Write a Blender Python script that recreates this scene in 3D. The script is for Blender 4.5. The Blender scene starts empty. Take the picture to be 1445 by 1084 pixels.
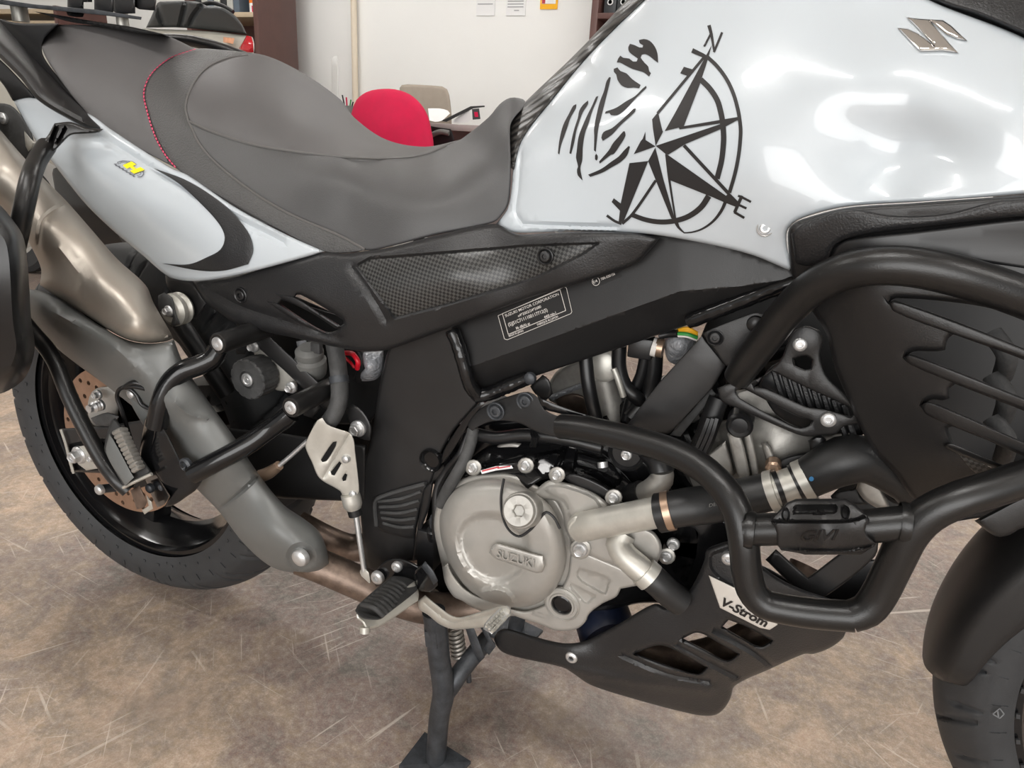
import bpy, bmesh, math, random
import numpy as np
from mathutils import Vector, Matrix
from mathutils.geometry import delaunay_2d_cdt

# ------------------------------------------------------------------ camera
W, H, F = 1445.0, 1084.0, 982.0                       # the photograph's frame, focal length in its pixels
CAM = np.array([0.984, -0.845, 0.868])
YAW, PITCH, ROLL = (math.radians(a) for a in (-20.737, 19.672, 3.429))
_fw = np.array([math.sin(YAW) * math.cos(PITCH), math.cos(YAW) * math.cos(PITCH), -math.sin(PITCH)])
_r0 = np.array([math.cos(YAW), -math.sin(YAW), 0.0])
_u0 = np.cross(_r0, _fw)
_rt = _r0 * math.cos(ROLL) + _u0 * math.sin(ROLL)
_up = np.cross(_rt, _fw)
scene = bpy.context.scene
col = scene.collection
cd = bpy.data.cameras.new('camera')
cd.sensor_width = 36.0
cd.lens = 36.0 * F / W
cd.clip_start = 0.02
co = bpy.data.objects.new('camera', cd)
co.matrix_world = Matrix(((_rt[0], _up[0], -_fw[0], CAM[0]), (_rt[1], _up[1], -_fw[1], CAM[1]),
                          (_rt[2], _up[2], -_fw[2], CAM[2]), (0, 0, 0, 1)))
col.objects.link(co)
scene.camera = co

# ------------------------------------------------------------------ world, lights, exposure
world = bpy.data.worlds.new('daylight')
scene.world = world
world.use_nodes = True
bg = world.node_tree.nodes['Background']
bg.inputs[0].default_value = (1.0, 0.985, 0.96, 1)
bg.inputs[1].default_value = 0.45
scene.view_settings.view_transform = 'Standard'
scene.view_settings.look = 'None'
scene.view_settings.gamma = 1.0
scene.view_settings.exposure = 0.45

def area(name, loc, target, sx, sy, power, colr=(1, 1, 1)):
    l = bpy.data.lights.new(name, 'AREA')
    l.shape = 'RECTANGLE'; l.size = sx; l.size_y = sy; l.energy = power; l.color = colr
    o = bpy.data.objects.new(name, l)
    o.location = loc
    o.rotation_euler = (Vector(target) - Vector(loc)).to_track_quat('-Z', 'Y').to_euler()
    col.objects.link(o)
    return o
# daylight through the open workshop door behind the photographer
area('door_daylight_offscreen', (2.2, -6.0, 1.65), (2.2, 0, 1.65), 6.4, 3.0, 215, (1.0, 0.99, 0.975))

# ------------------------------------------------------------------ helpers
def P(px, py, y):
    """the point seen at pixel (px, py) on the plane Y = y"""
    px = np.asarray(px, float); py = np.asarray(py, float); y = np.asarray(y, float)
    d = _fw + np.multiply.outer((px - W / 2) / F, _rt) - np.multiply.outer((py - H / 2) / F, _up)
    t = (y - CAM[1]) / d[..., 1]
    return CAM + d * t[..., None]

def PZ(px, py, z):
    d = _fw + _rt * (px - W / 2) / F - _up * (py - H / 2) / F
    return CAM + d * (z - CAM[2]) / d[2]

def mpp(px, py, y):
    """metres per pixel at that point"""
    return float((P(px, py, y) - CAM) @ _fw) / F

class TPS:
    """smooth depth field y(px, py) through control points"""
    def __init__(s, c):
        c = np.array(c, float); s.p = c[:, :2] / 100.0; v = c[:, 2]; n = len(c)
        if n <= 3:
            s.w = None
            A = np.c_[np.ones(n), s.p]; s.a = np.linalg.lstsq(A, v, rcond=None)[0]
            if n < 3: s.a = np.linalg.pinv(A) @ v
            return
        K = s.U(s.p, s.p) + 1e-3 * np.eye(n); A = np.c_[np.ones(n), s.p]
        M = np.zeros((n + 3, n + 3)); M[:n, :n] = K; M[:n, n:] = A; M[n:, :n] = A.T
        sol = np.linalg.solve(M, np.r_[v, 0, 0, 0]); s.w = sol[:n]; s.a = sol[n:]
    @staticmethod
    def U(a, b):
        r2 = ((a[:, None] - b[None]) ** 2).sum(2)
        return r2 * np.log(r2 + 1e-12) * .5
    def __call__(s, px, py):
        q = np.c_[np.ravel(px), np.ravel(py)] / 100.0
        r = np.c_[np.ones(len(q)), q] @ s.a
        if s.w is not None: r = r + s.U(q, s.p) @ s.w
        return r

def depf(d):
    if callable(d): return d
    if isinstance(d, (list, tuple)): return TPS(d)
    return lambda px, py: np.full(np.size(px), float(d))

def resample(pts, sp, closed=True, smooth=True, corner=50):
    p = np.array([q[:len(pts[0])] for q in pts], float); n = len(p)
    out = []
    segs = n if closed else n - 1
    L = [np.linalg.norm(p[(i + 1) % n] - p[i]) + 1e-12 for i in range(n)]
    def tang(i):
        if not closed and i in (0, n - 1): return None
        a, b = p[i] - p[i - 1], p[(i + 1) % n] - p[i]
        c = a @ b / (np.linalg.norm(a) * np.linalg.norm(b) + 1e-12)
        if c < math.cos(math.radians(corner)): return None
        return (p[(i + 1) % n] - p[i - 1]) / (L[i - 1] + L[i])
    for i in range(segs):
        a, b = p[i], p[(i + 1) % n]; l = L[i]
        k = max(1, int(math.ceil(l / sp)))
        if smooth:
            t0, t1 = tang(i), tang((i + 1) % n); dd = (b - a) / l
            m0 = (dd if t0 is None else t0) * l; m1 = (dd if t1 is None else t1) * l
        for j in range(k):
            t = j / k
            if smooth:
                out.append((2*t**3-3*t*t+1)*a + (t**3-2*t*t+t)*m0 + (-2*t**3+3*t*t)*b + (t**3-t*t)*m1)
            else: out.append(a + (b - a) * t)
    if not closed: out.append(p[-1])
    return np.array(out)

def inside(q, poly):
    x, y = q[:, 0][:, None], q[:, 1][:, None]
    a, b = poly, np.roll(poly, -1, 0)
    c = ((a[:, 1] > y) != (b[:, 1] > y)) & (x < (b[:, 0] - a[:, 0]) * (y - a[:, 1]) / (b[:, 1] - a[:, 1] + 1e-15) + a[:, 0])
    return c.sum(1) % 2 == 1

def dist(q, poly, closed=True):
    a = poly if closed else poly[:-1]
    b = np.roll(poly, -1, 0) if closed else poly[1:]
    out = np.full(len(q), 1e9)
    for s in range(0, len(q), 4000):
        qq = q[s:s + 4000]
        ab = b - a; l2 = (ab ** 2).sum(1) + 1e-12
        t = np.clip(((qq[:, None] - a[None]) * ab[None]).sum(2) / l2, 0, 1)
        e = a[None] + t[..., None] * ab[None] - qq[:, None]
        out[s:s + 4000] = np.sqrt((e ** 2).sum(2)).min(1)
    return out

def sstep(t):
    t = np.clip(t, 0, 1); return t * t * (3 - 2 * t)

def bump(poly, h, w, sm=True):
    """raise (h > 0) the area of poly towards the viewer, over a wall w pixels wide"""
    pl = resample(poly, 6, smooth=sm)
    def f(px, py):
        q = np.c_[px, py]; d = dist(q, pl); ins = inside(q, pl)
        return -h * np.where(ins, sstep(d / w), 0)
    f.pts = pl; f.w = w
    return f

def groove(line, h, w):
    pl = resample(line, 6, closed=False)
    def f(px, py):
        d = dist(np.c_[px, py], pl, False)
        return h * np.clip(1 - d / w, 0, 1)
    f.pts = pl; f.w = w
    return f

def mk(name, verts, faces, mat, par=None, angle=38, fixn=True):
    me = bpy.data.meshes.new(name)
    me.from_pydata([tuple(v) for v in verts], [], [tuple(f) for f in faces])
    if fixn:
        bm = bmesh.new(); bm.from_mesh(me)
        bmesh.ops.recalc_face_normals(bm, faces=bm.faces)
        bm.to_mesh(me); bm.free()
    me.shade_smooth()
    me.set_sharp_from_angle(angle=math.radians(angle))
    if mat: me.materials.append(mat)
    o = bpy.data.objects.new(name, me); col.objects.link(o)
    if par is not None:
        o.parent = par
        o.matrix_parent_inverse = Matrix.Translation(-Vector(par.location)) if par.type == 'EMPTY' else Matrix()
    return o

def tag(o, label, cat, group=None, kind=None):
    if label: o['label'] = label
    if cat: o['category'] = cat
    if group: o['group'] = group
    if kind: o['kind'] = kind
    return o

def thing(name, loc, label, cat, group=None):
    o = bpy.data.objects.new(name, None); col.objects.link(o)
    o.location = loc; o.empty_display_size = .05
    return tag(o, label, cat, group)

def surf(name, out, dep, mat, par, th=.008, edge=(4, .003), holes=(), step=14, mid=False, mods=(), sm=True, off=0.0, bsp=None, corner=50, angle=38, ray=True):
    """a solid panel: outline traced in pixels, depth field y(px, py), rounded rim, thickness th (mid: solid to the bike's centre plane, mirrored)"""
    df = depf(dep)
    flat = not callable(dep) and not isinstance(dep, (list, tuple))
    bsp = bsp or max(2.0, min(step * .7, 9))
    rings = [resample(out, bsp, smooth=sm, corner=corner)] + [resample(h, bsp, smooth=sm, corner=corner) for h in holes]
    pts, edges = [], []
    for r in rings:
        n0 = len(pts); pts += [tuple(q) for q in r]
        edges += [(n0 + i, n0 + (i + 1) % len(r)) for i in range(len(r))]
    def ok(q):
        m = inside(q, rings[0])
        for h in rings[1:]: m &= ~inside(q, h)
        return m
    def dd(q):
        d = dist(q, rings[0])
        for h in rings[1:]: d = np.minimum(d, dist(q, h))
        return d
    extra = []
    w, e = edge if edge else (0, 0)
    if w:
        for r in rings:
            t = np.roll(r, -1, 0) - np.roll(r, 1, 0)
            nr = np.c_[-t[:, 1], t[:, 0]] / (np.linalg.norm(t, axis=1)[:, None] + 1e-9)
            for k in ((.1, .32, .65, 1.0) if w > 3 else (.3, 1.0)):
                for s in (1, -1):
                    q = r + nr * s * k * w
                    q = q[ok(q)]
                    if len(q): extra.append(q[dd(q) > .92 * k * w])
    lo, hi = rings[0].min(0), rings[0].max(0)
    if not (flat and not mods):
        xs = np.arange(lo[0] + step * .3, hi[0], step); rows = []
        for j, yy in enumerate(np.arange(lo[1] + step * .3, hi[1], step * .87)):
            rows.append(np.c_[xs + (j % 2) * step / 2, np.full(len(xs), yy)])
        q = np.concatenate(rows) if rows else np.zeros((0, 2))
        if len(q):
            q = q[ok(q)]
            if len(q): extra.append(q[dd(q) > w + .45 * step])
    for m in mods:
        if hasattr(m, 'pts'):
            r = m.pts
            t = np.gradient(r, axis=0)
            nr = np.c_[-t[:, 1], t[:, 0]] / (np.linalg.norm(t, axis=1)[:, None] + 1e-9)
            for k in (0, .5, 1, -.5, -1):
                q = r + nr * k * m.w; q = q[ok(q)]
                if len(q): extra.append(q[dd(q) > 1.2])
    if extra: pts += [tuple(q) for q in np.concatenate(extra)]
    res = delaunay_2d_cdt([Vector(q) for q in pts], edges, [], 0, 0.05)
    v2 = np.array([(v.x, v.y) for v in res[0]]); tr = np.array([f for f in res[2] if len(f) == 3])
    c = v2[tr].mean(1)
    tr = tr[ok(c)]
    used = np.unique(tr); mp = -np.ones(len(v2), int); mp[used] = np.arange(len(used))
    v2 = v2[used]; tr = mp[tr]
    y = df(v2[:, 0], v2[:, 1]) + off
    for m in mods: y = y + m(v2[:, 0], v2[:, 1])
    yb = y.copy()
    if w:
        d = dd(v2); k = np.clip(1 - d / w, 0, 1)
        y = y + e * (1 - np.sqrt(np.clip(1 - k * k, 0, 1)))
    fr = P(v2[:, 0], v2[:, 1], y); n = len(fr)
    cnt = {}
    for t in tr:
        for a, b in ((t[0], t[1]), (t[1], t[2]), (t[2], t[0])):
            cnt[(min(a, b), max(a, b))] = cnt.get((min(a, b), max(a, b)), 0) + 1
    bd = [k for k, v in cnt.items() if v == 1]
    bk = fr.copy()
    if mid:
        bk[:, 1] = 0.0
        mir = fr.copy(); mir[:, 1] *= -1
        V = np.concatenate([fr, mir]); fs = [tuple(t) for t in tr] + [tuple(t[::-1] + n) for t in tr]
        fs += [(a, b, b + n, a + n) for a, b in bd]
    else:
        yk = np.maximum(yb + th, y + .0004)
        if ray: bk = P(v2[:, 0], v2[:, 1], yk)          # flanks taper away behind the outline
        else: bk[:, 1] = yk
        V = np.concatenate([fr, bk]); fs = [tuple(t) for t in tr] + [tuple(t[::-1] + n) for t in tr]
        fs += [(a, b, b + n, a + n) for a, b in bd]
    return mk(name, V, fs, mat, par, angle=angle)

def decal(name, polys, dep, mat, par, off=-.0007, sm=False, step=10):
    """thin printed film following a surface; polys may be many pieces of one print"""
    df = depf(dep); V, Fc = [], []
    for pl in polys:
        r = resample(pl, 5, smooth=sm)
        lo, hi = r.min(0), r.max(0)
        xs, ys = np.meshgrid(np.arange(lo[0], hi[0], step), np.arange(lo[1], hi[1], step))
        q = np.c_[xs.ravel(), ys.ravel()]
        if len(q):
            q = q[inside(q, r)]
            if len(q): q = q[dist(q, r) > 1.5]
        n = len(r)
        res = delaunay_2d_cdt([Vector(a) for a in np.concatenate([r, q])], [(i, (i + 1) % n) for i in range(n)], [], 0, .02)
        v2 = np.array([(v.x, v.y) for v in res[0]])
        tr = np.array([f for f in res[2] if len(f) == 3])
        if not len(tr): continue
        tr = tr[inside(v2[tr].mean(1), r)]
        pp = P(v2[:, 0], v2[:, 1], df(v2[:, 0], v2[:, 1]) + off)
        b = len(V); V += [tuple(a) for a in pp]; Fc += [tuple(t[::-1] + b) for t in tr]
    o = mk(name, V, Fc, mat, par, fixn=False)
    return o

def stroke(pts, w0, w1=None):
    """polygon of a line with width w0..w1, same units as pts"""
    p = np.array(pts, float); n = len(p); w1 = w0 if w1 is None else w1
    t = np.gradient(p, axis=0) if n > 2 else np.array([p[1] - p[0]] * 2)
    nr = np.c_[-t[:, 1], t[:, 0]] / (np.linalg.norm(t, axis=1)[:, None] + 1e-9)
    ws = np.linspace(w0, w1, n)[:, None] / 2
    return [tuple(q) for q in np.concatenate([p + nr * ws, (p - nr * ws)[::-1]])]

def ribbonline(pts, w0, w1=None, sp=6):
    return stroke(resample(pts, sp, closed=False), w0, w1)

def tube(name, pts, r, mat, par, seg=14, w3=False, sp=None, cap=True, smooth=True, closed=False, ovality=None, wob=0):
    q = np.array([p if w3 else P(*p) for p in pts], float)
    rr = np.array(r if isinstance(r, (list, tuple, np.ndarray)) else [r] * len(q), float)
    sp = sp or max(rr.max() * .6, .004)
    c = resample(np.c_[q, rr], sp, closed=closed, smooth=smooth, corner=100)
    ct, rr = c[:, :3], c[:, 3]; n = len(ct)
    if wob:
        rnd = np.random.RandomState(len(name) + n); rr = rr * (1 + wob * (rnd.rand(n) - .5))
    T = np.gradient(ct, axis=0); T /= np.linalg.norm(T, axis=1)[:, None] + 1e-12
    a = np.array([0, 1, 0.]) if abs(T[0][1]) < .9 else np.array([1., 0, 0])
    N = np.cross(T[0], a); N /= np.linalg.norm(N)
    V, Fc = [], []
    th = np.linspace(0, 2 * np.pi, seg, endpoint=False)
    for i in range(n):
        N = N - T[i] * (N @ T[i]); N /= np.linalg.norm(N) + 1e-12; B = np.cross(T[i], N)
        V.append(ct[i] + rr[i] * (np.outer(np.cos(th), N) + np.outer(np.sin(th), B)))
        if i:
            for j in range(seg):
                k = (j + 1) % seg
                Fc.append(((i-1)*seg+j, (i-1)*seg+k, i*seg+k, i*seg+j))
    V = np.concatenate(V)
    if cap:
        Fc.append(tuple(range(seg))[::-1]); Fc.append(tuple(range((n-1)*seg, n*seg)))
    return mk(name, V, Fc, mat, par, angle=50)

def lathe(name, c, prof, mat, par, axis=(0, -1, 0), seg=24, angle=30):
    """prof: (radius, height along axis[, 'h' for hexagonal])"""
    ax = np.array(axis, float); ax /= np.linalg.norm(ax)
    a = np.array([0, 0, 1.]) if abs(ax[2]) < .9 else np.array([1., 0, 0])
    u = np.cross(a, ax); u /= np.linalg.norm(u); v = np.cross(ax, u)
    th = np.linspace(0, 2 * np.pi, seg, endpoint=False) + .2
    V, Fc, prev = [], [], None
    for q in prof:
        if q[0] <= 1e-7:
            V.append(np.array(c) + ax * q[1]); cur = [len(V) - 1] * seg; single = True
        else:
            rr = np.full(seg, q[0])
            if len(q) > 2: rr = q[0] * math.cos(math.pi/6) / np.cos((th - .2) % (math.pi/3) - math.pi/6)
            b = len(V)
            for j in range(seg): V.append(np.array(c) + ax * q[1] + rr[j] * (u * math.cos(th[j]) + v * math.sin(th[j])))
            cur = list(range(b, b + seg)); single = False
        if prev is not None:
            for j in range(seg):
                k = (j + 1) % seg
                f = [prev[j], prev[k], cur[k], cur[j]]
                g = []
                for x in f:
                    if x not in g: g.append(x)
                if len(g) > 2: Fc.append(g)
        prev = cur
    return mk(name, V, Fc, mat, par, angle=angle)

def bolt(px, py, y, rp, kind, mat, par, name='bolt', axis=(0, -1, 0)):
    r = rp * mpp(px, py, y); c = P(px, py, y)
    if kind == 'socket':      # button head with hexagon socket
        pr = [(r, -.002), (r, .15*r), (.93*r, .35*r), (.75*r, .5*r), (.55*r, .55*r), (.46*r, .55*r, 'h'), (.42*r, .2*r, 'h'), (0, .2*r)]
    elif kind == 'hex':       # flanged hexagon head
        pr = [(r, -.002), (r, .12*r), (.85*r, .3*r), (.68*r, .32*r, 'h'), (.68*r, .95*r, 'h'), (.58*r, 1.05*r, 'h'), (.4*r, 1.0*r), (.36*r, .85*r), (0, .85*r)]
    elif kind == 'dome':
        pr = [(r, -.002), (r, .2*r), (.9*r, .45*r), (.65*r, .62*r), (.3*r, .7*r), (0, .72*r)]
    elif kind == 'recess':    # socket screw sunk in a ringed boss
        pr = [(1.5*r, -.002), (1.5*r, .05*r), (1.35*r, .12*r), (1.25*r, .05*r), (1.05*r, -.15*r), (r, -.1*r), (.95*r, .2*r), (.8*r, .3*r), (.5*r, .32*r, 'h'), (.45*r, 0, 'h'), (0, 0)]
    return lathe(name, c, pr, mat, par, axis)

def text(name, s, o, ux, vy, dep, mat, par, h=.0006, off=-.0004, bold=0.0, shear=0.0):
    """lettering laid on a surface: o = baseline start, ux / vy = pixels per em along and up"""
    cu = bpy.data.curves.new('t', 'FONT'); cu.body = s; cu.size = 1.0; cu.extrude = .5; cu.offset = bold; cu.shear = shear
    cu.resolution_u = 3
    ob = bpy.data.objects.new('t', cu); col.objects.link(ob)
    dg = bpy.context.evaluated_depsgraph_get(); dg.update()
    me = bpy.data.meshes.new_from_object(ob.evaluated_get(dg))
    v = np.array([q.co[:] for q in me.vertices]); fs = [tuple(f.vertices) for f in me.polygons]
    bpy.data.objects.remove(ob); bpy.data.curves.remove(cu); bpy.data.meshes.remove(me)
    if not len(v): return None
    px = o[0] + v[:, 0]*ux[0] + v[:, 1]*vy[0]; py = o[1] + v[:, 0]*ux[1] + v[:, 1]*vy[1]
    y = depf(dep)(px, py) + off - np.where(v[:, 2] > 0, h, 0)
    return mk(name, P(px, py, y), fs, mat, par)

def box(name, lo, hi, mat, par=None, bev=0.0):
    bm = bmesh.new()
    bmesh.ops.create_cube(bm, size=1)
    for v in bm.verts:
        v.co = Vector([lo[i] + (v.co[i] + .5) * (hi[i] - lo[i]) for i in range(3)])
    if bev: bmesh.ops.bevel(bm, geom=bm.edges[:], offset=bev, segments=2, affect='EDGES', profile=.5)
    me = bpy.data.meshes.new(name); bm.to_mesh(me); bm.free()
    me.shade_smooth(); me.set_sharp_from_angle(angle=math.radians(35))
    me.materials.append(mat)
    o = bpy.data.objects.new(name, me); col.objects.link(o)
    if par is not None:
        o.parent = par
        o.matrix_parent_inverse = Matrix.Translation(-Vector(par.location)) if par.type == 'EMPTY' else Matrix()
    return o

# ------------------------------------------------------------------ materials
def srgb(r, g, b):
    f = lambda c: c / 12.92 if c <= .04045 else ((c + .055) / 1.055) ** 2.4
    return (f(r), f(g), f(b), 1)

class N:
    def __init__(s, name):
        s.m = bpy.data.materials.new(name); s.m.use_nodes = True; s.t = s.m.node_tree
        s.b = s.t.nodes['Principled BSDF']; s.co = None
    def n(s, typ, **k):
        x = s.t.nodes.new(typ)
        for a, v in k.items(): setattr(x, a, v)
        return x
    def l(s, a, b): s.t.links.new(a, b)
    def coord(s):
        if not s.co: s.co = s.n('ShaderNodeTexCoord').outputs['Object']
        return s.co
    def mapped(s, scale=(1, 1, 1), rot=(0, 0, 0), loc=(0, 0, 0)):
        m = s.n('ShaderNodeMapping'); s.l(s.coord(), m.inputs[0])
        m.inputs['Scale'].default_value = scale; m.inputs['Rotation'].default_value = rot; m.inputs['Location'].default_value = loc
        return m.outputs[0]
    def streak(s, ang, scale, loc):
        a = s.n('ShaderNodeMapping'); s.l(s.coord(), a.inputs[0]); a.inputs['Rotation'].default_value = (0, 0, ang); a.inputs['Location'].default_value = loc
        b = s.n('ShaderNodeMapping'); s.l(a.outputs[0], b.inputs[0]); b.inputs['Scale'].default_value = scale
        return b.outputs[0]
    def noise(s, scale, detail=3, rough=.5, vec=None, dist=0):
        x = s.n('ShaderNodeTexNoise'); s.l(vec or s.coord(), x.inputs['Vector'])
        x.inputs['Scale'].default_value = scale; x.inputs['Detail'].default_value = detail
        x.inputs['Roughness'].default_value = rough; x.inputs['Distortion'].default_value = dist
        return x.outputs['Fac']
    def ramp(s, fac, stops):
        x = s.n('ShaderNodeValToRGB'); s.l(fac, x.inputs[0]); e = x.color_ramp.elements
        while len(e) < len(stops): e.new(.5)
        for i, (p, c) in enumerate(stops):
            e[i].position = p; e[i].color = c if len(c) == 4 else (*c, 1)
        return x.outputs[0]
    def mix(s, fac, a, b, mode='MIX'):
        x = s.n('ShaderNodeMix', data_type='RGBA', blend_type=mode)
        for sock, v in ((x.inputs[0], fac), (x.inputs[6], a), (x.inputs[7], b)):
            if hasattr(v, 'is_linked'): s.l(v, sock)
            else: sock.default_value = v
        return x.outputs[2]
    def math(s, op, a, b=0.0, clamp=False):
        x = s.n('ShaderNodeMath', operation=op, use_clamp=clamp)
        for sock, v in ((x.inputs[0], a), (x.inputs[1], b)):
            if hasattr(v, 'is_linked'): s.l(v, sock)
            else: sock.default_value = v
        return x.outputs[0]
    def bumpn(s, h, strength=.3, distance=.001):
        x = s.n('ShaderNodeBump'); s.l(h, x.inputs['Height'])
        x.inputs['Strength'].default_value = strength; x.inputs['Distance'].default_value = distance
        s.l(x.outputs[0], s.b.inputs['Normal'])
    def set(s, **k):
        for a, v in k.items():
            sock = s.b.inputs[a.replace('_', ' ')]
            if hasattr(v, 'is_linked'): s.l(v, sock)
            else: sock.default_value = v
        return s

def simple(name, c, rough=.5, metal=0.0, grain=None, var=.0, coat=0.0, spec=.5, vs=30):
    """colour with optional relief grain=(scale, strength, distance) and mottling var"""
    m = N(name)
    m.set(Base_Color=c, Roughness=rough, Metallic=metal)
    m.b.inputs['Coat Weight'].default_value = coat
    m.b.inputs['Coat Roughness'].default_value = .05
    m.b.inputs['Specular IOR Level'].default_value = spec
    if var:
        f = m.noise(vs, 4, .6)
        d = tuple(x * (1 - var) for x in c[:3]) + (1,); u = tuple(min(1, x * (1 + var)) for x in c[:3]) + (1,)
        m.set(Base_Color=m.ramp(f, [(.3, d), (.7, u)]))
        r = m.n('ShaderNodeMapRange'); m.l(f, r.inputs[0]); r.inputs[3].default_value = max(0, rough - .08); r.inputs[4].default_value = rough + .1
        m.set(Roughness=r.outputs[0])
    if grain: m.bumpn(m.noise(grain[0], 2, .6), grain[1], grain[2])
    return m.m

M = {}
M['white'] = simple('white_paint', srgb(.725, .75, .77), .25, coat=.7, grain=(2500, .02, .0005))
M['carbonrib'] = simple('tank_pad_ribbed', srgb(.16, .15, .15), .35, grain=(260, .5, .001))
M['vinyl'] = simple('seat_vinyl', srgb(.28, .278, .28), .46, grain=(700, .4, .0007), var=.08, vs=12)
M['vinyl_top'] = simple('seat_vinyl_top', srgb(.315, .307, .307), .5, grain=(1100, .25, .0005), var=.08, vs=10)
M['vinyl_grain'] = simple('seat_vinyl_leather_grain', srgb(.265, .262, .26), .42, grain=(430, .9, .0012), var=.08, vs=14)
M['seam'] = simple('seat_seam', srgb(.36, .352, .345), .5)  # paler than the vinyl: the seams' highlights are put into the colour
M['stitch'] = simple('red_thread', srgb(.78, .25, .38), .6, grain=(900, .5, .001))
M['plastic'] = simple('black_plastic_grained', srgb(.125, .125, .13), .38, grain=(560, .5, .0009))
M['plastic_fine'] = simple('black_plastic_satin', srgb(.115, .113, .115), .38, grain=(900, .3, .0006))
M['plastic_smooth'] = simple('black_plastic_smooth', srgb(.095, .095, .10), .33)
M['tube'] = simple('crash_bar_powder_coat', srgb(.095, .093, .093), .29, grain=(900, .3, .0005))
M['frame'] = simple('frame_black_paint', srgb(.125, .123, .125), .36, grain=(900, .15, .0005), var=.1, vs=25)
M['gloss_black'] = simple('gloss_black_enamel', srgb(.07, .07, .075), .14, grain=(500, .06, .0005))
M['deep'] = simple('dark_inner_plastic', srgb(.095, .095, .10), .5)
M['rubber'] = simple('tyre_rubber', srgb(.19, .195, .203), .55, grain=(600, .3, .0008), var=.15, vs=35)
M['hose'] = simple('coolant_hose_rubber', srgb(.12, .12, .122), .42, grain=(900, .3, .0005), var=.1, vs=60)
M['peg_rubber'] = simple('peg_rubber', srgb(.2, .2, .2), .6, grain=(500, .3, .001), var=.2, vs=60)
M['cast'] = simple('cast_aluminium_cover', srgb(.68, .67, .65), .42, .5, grain=(1500, .1, .0004), var=.06, vs=35)
M['cast_raw'] = simple('cast_aluminium_raw', srgb(.64, .63, .61), .45, .6, grain=(600, .25, .0006), var=.15, vs=70)
M['alu'] = simple('satin_aluminium', srgb(.76, .75, .72), .38, .55, grain=(1500, .1, .0004), var=.08, vs=60)
M['zinc'] = simple('zinc_bolt', srgb(.80, .80, .80), .36, .75, grain=(900, .03, .0003), var=.06, vs=200)
M['chrome'] = simple('chrome', srgb(.86, .85, .84), .06, 1.0)
M['muffler'] = simple('brushed_steel_champagne', srgb(.72, .69, .65), .42, .65, grain=(1600, .05, .0004), var=.03, vs=15)
M['shield'] = simple('grey_heat_shield', srgb(.42, .425, .42), .45, .25, grain=(1500, .12, .0004), var=.05, vs=14)
M['pipe'] = simple('heat_stained_pipe', srgb(.47, .41, .37), .42, .8, grain=(700, .25, .0008), var=.35, vs=45)
M['disc'] = simple('brake_disc_steel', srgb(.70, .58, .50), .38, .85, var=.12, vs=60)
M['spring'] = simple('spring_steel', srgb(.60, .585, .56), .4, .6, var=.2, vs=150)
M['stand'] = simple('stand_worn_black', srgb(.24, .25, .265), .42, .35, grain=(300, .3, .001), var=.4, vs=60)
M['decal'] = simple('black_vinyl_film', srgb(.12, .11, .11), .4)
M['print'] = simple('white_print', srgb(.86, .84, .82), .5)
M['labelblack'] = simple('black_label_film', srgb(.09, .085, .085), .3)
M['yellow'] = simple('yellow_print', srgb(.98, .90, .05), .35)
M['grey'] = simple('grey_print', srgb(.32, .32, .36), .4)
M['silverlabel'] = simple('silver_label', srgb(.83, .81, .78), .35, .2)
M['red'] = simple('red_wire', srgb(.8, .07, .15), .4)
M['yellow_wire'] = simple('yellow_wire', srgb(.93, .68, .12), .4)
M['green_wire'] = simple('green_wire', srgb(.2, .55, .25), .4)
M['copper'] = simple('copper_crimp', srgb(.68, .58, .50), .3, .75)
M['foil'] = simple('silver_tape', srgb(.68, .69, .71), .34, .35, grain=(120, .8, .004))
M['grey_plastic'] = simple('grey_reservoir', srgb(.42, .42, .41), .5, grain=(300, .3, .001), var=.1, vs=60)
M['redpaint'] = simple('red_marker', srgb(.75, .2, .25), .5)
M['bluepaint'] = simple('blue_marker', srgb(.25, .5, .7), .5)
M['dusty'] = simple('dusty_black_rubber', srgb(.24, .24, .24), .65, grain=(250, .5, .001), var=.3, vs=80)

def carbon():
    m = N('carbon_weave')
    v = m.mapped((1, 0.0001, 1), (0, math.radians(35), 0))
    ck = m.n('ShaderNodeTexChecker'); m.l(v, ck.inputs[0]); ck.inputs['Scale'].default_value = 330
    ck.inputs[1].default_value = srgb(.09, .09, .09); ck.inputs[2].default_value = srgb(.27, .27, .265)
    m.set(Base_Color=ck.outputs[0], Roughness=.32)
    m.bumpn(ck.outputs[1], .5, .0006)
    return m.m
M['carbon'] = carbon()
def ribbed():
    m = N('tank_pad_carbon_ribs')
    w = m.n('ShaderNodeTexWave'); m.l(m.mapped((1, 1, 1), (0, math.radians(28), 0)), w.inputs[0])
    w.bands_direction = 'Z'; w.inputs['Scale'].default_value = 42; w.inputs['Distortion'].default_value = .6
    c = m.ramp(w.outputs[1], [(.3, srgb(.07, .068, .066)), (.8, srgb(.20, .19, .18))])
    m.set(Base_Color=c, Roughness=.3); m.bumpn(w.outputs[1], .4, .001)
    return m.m
M['carbonrib'] = ribbed()
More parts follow.
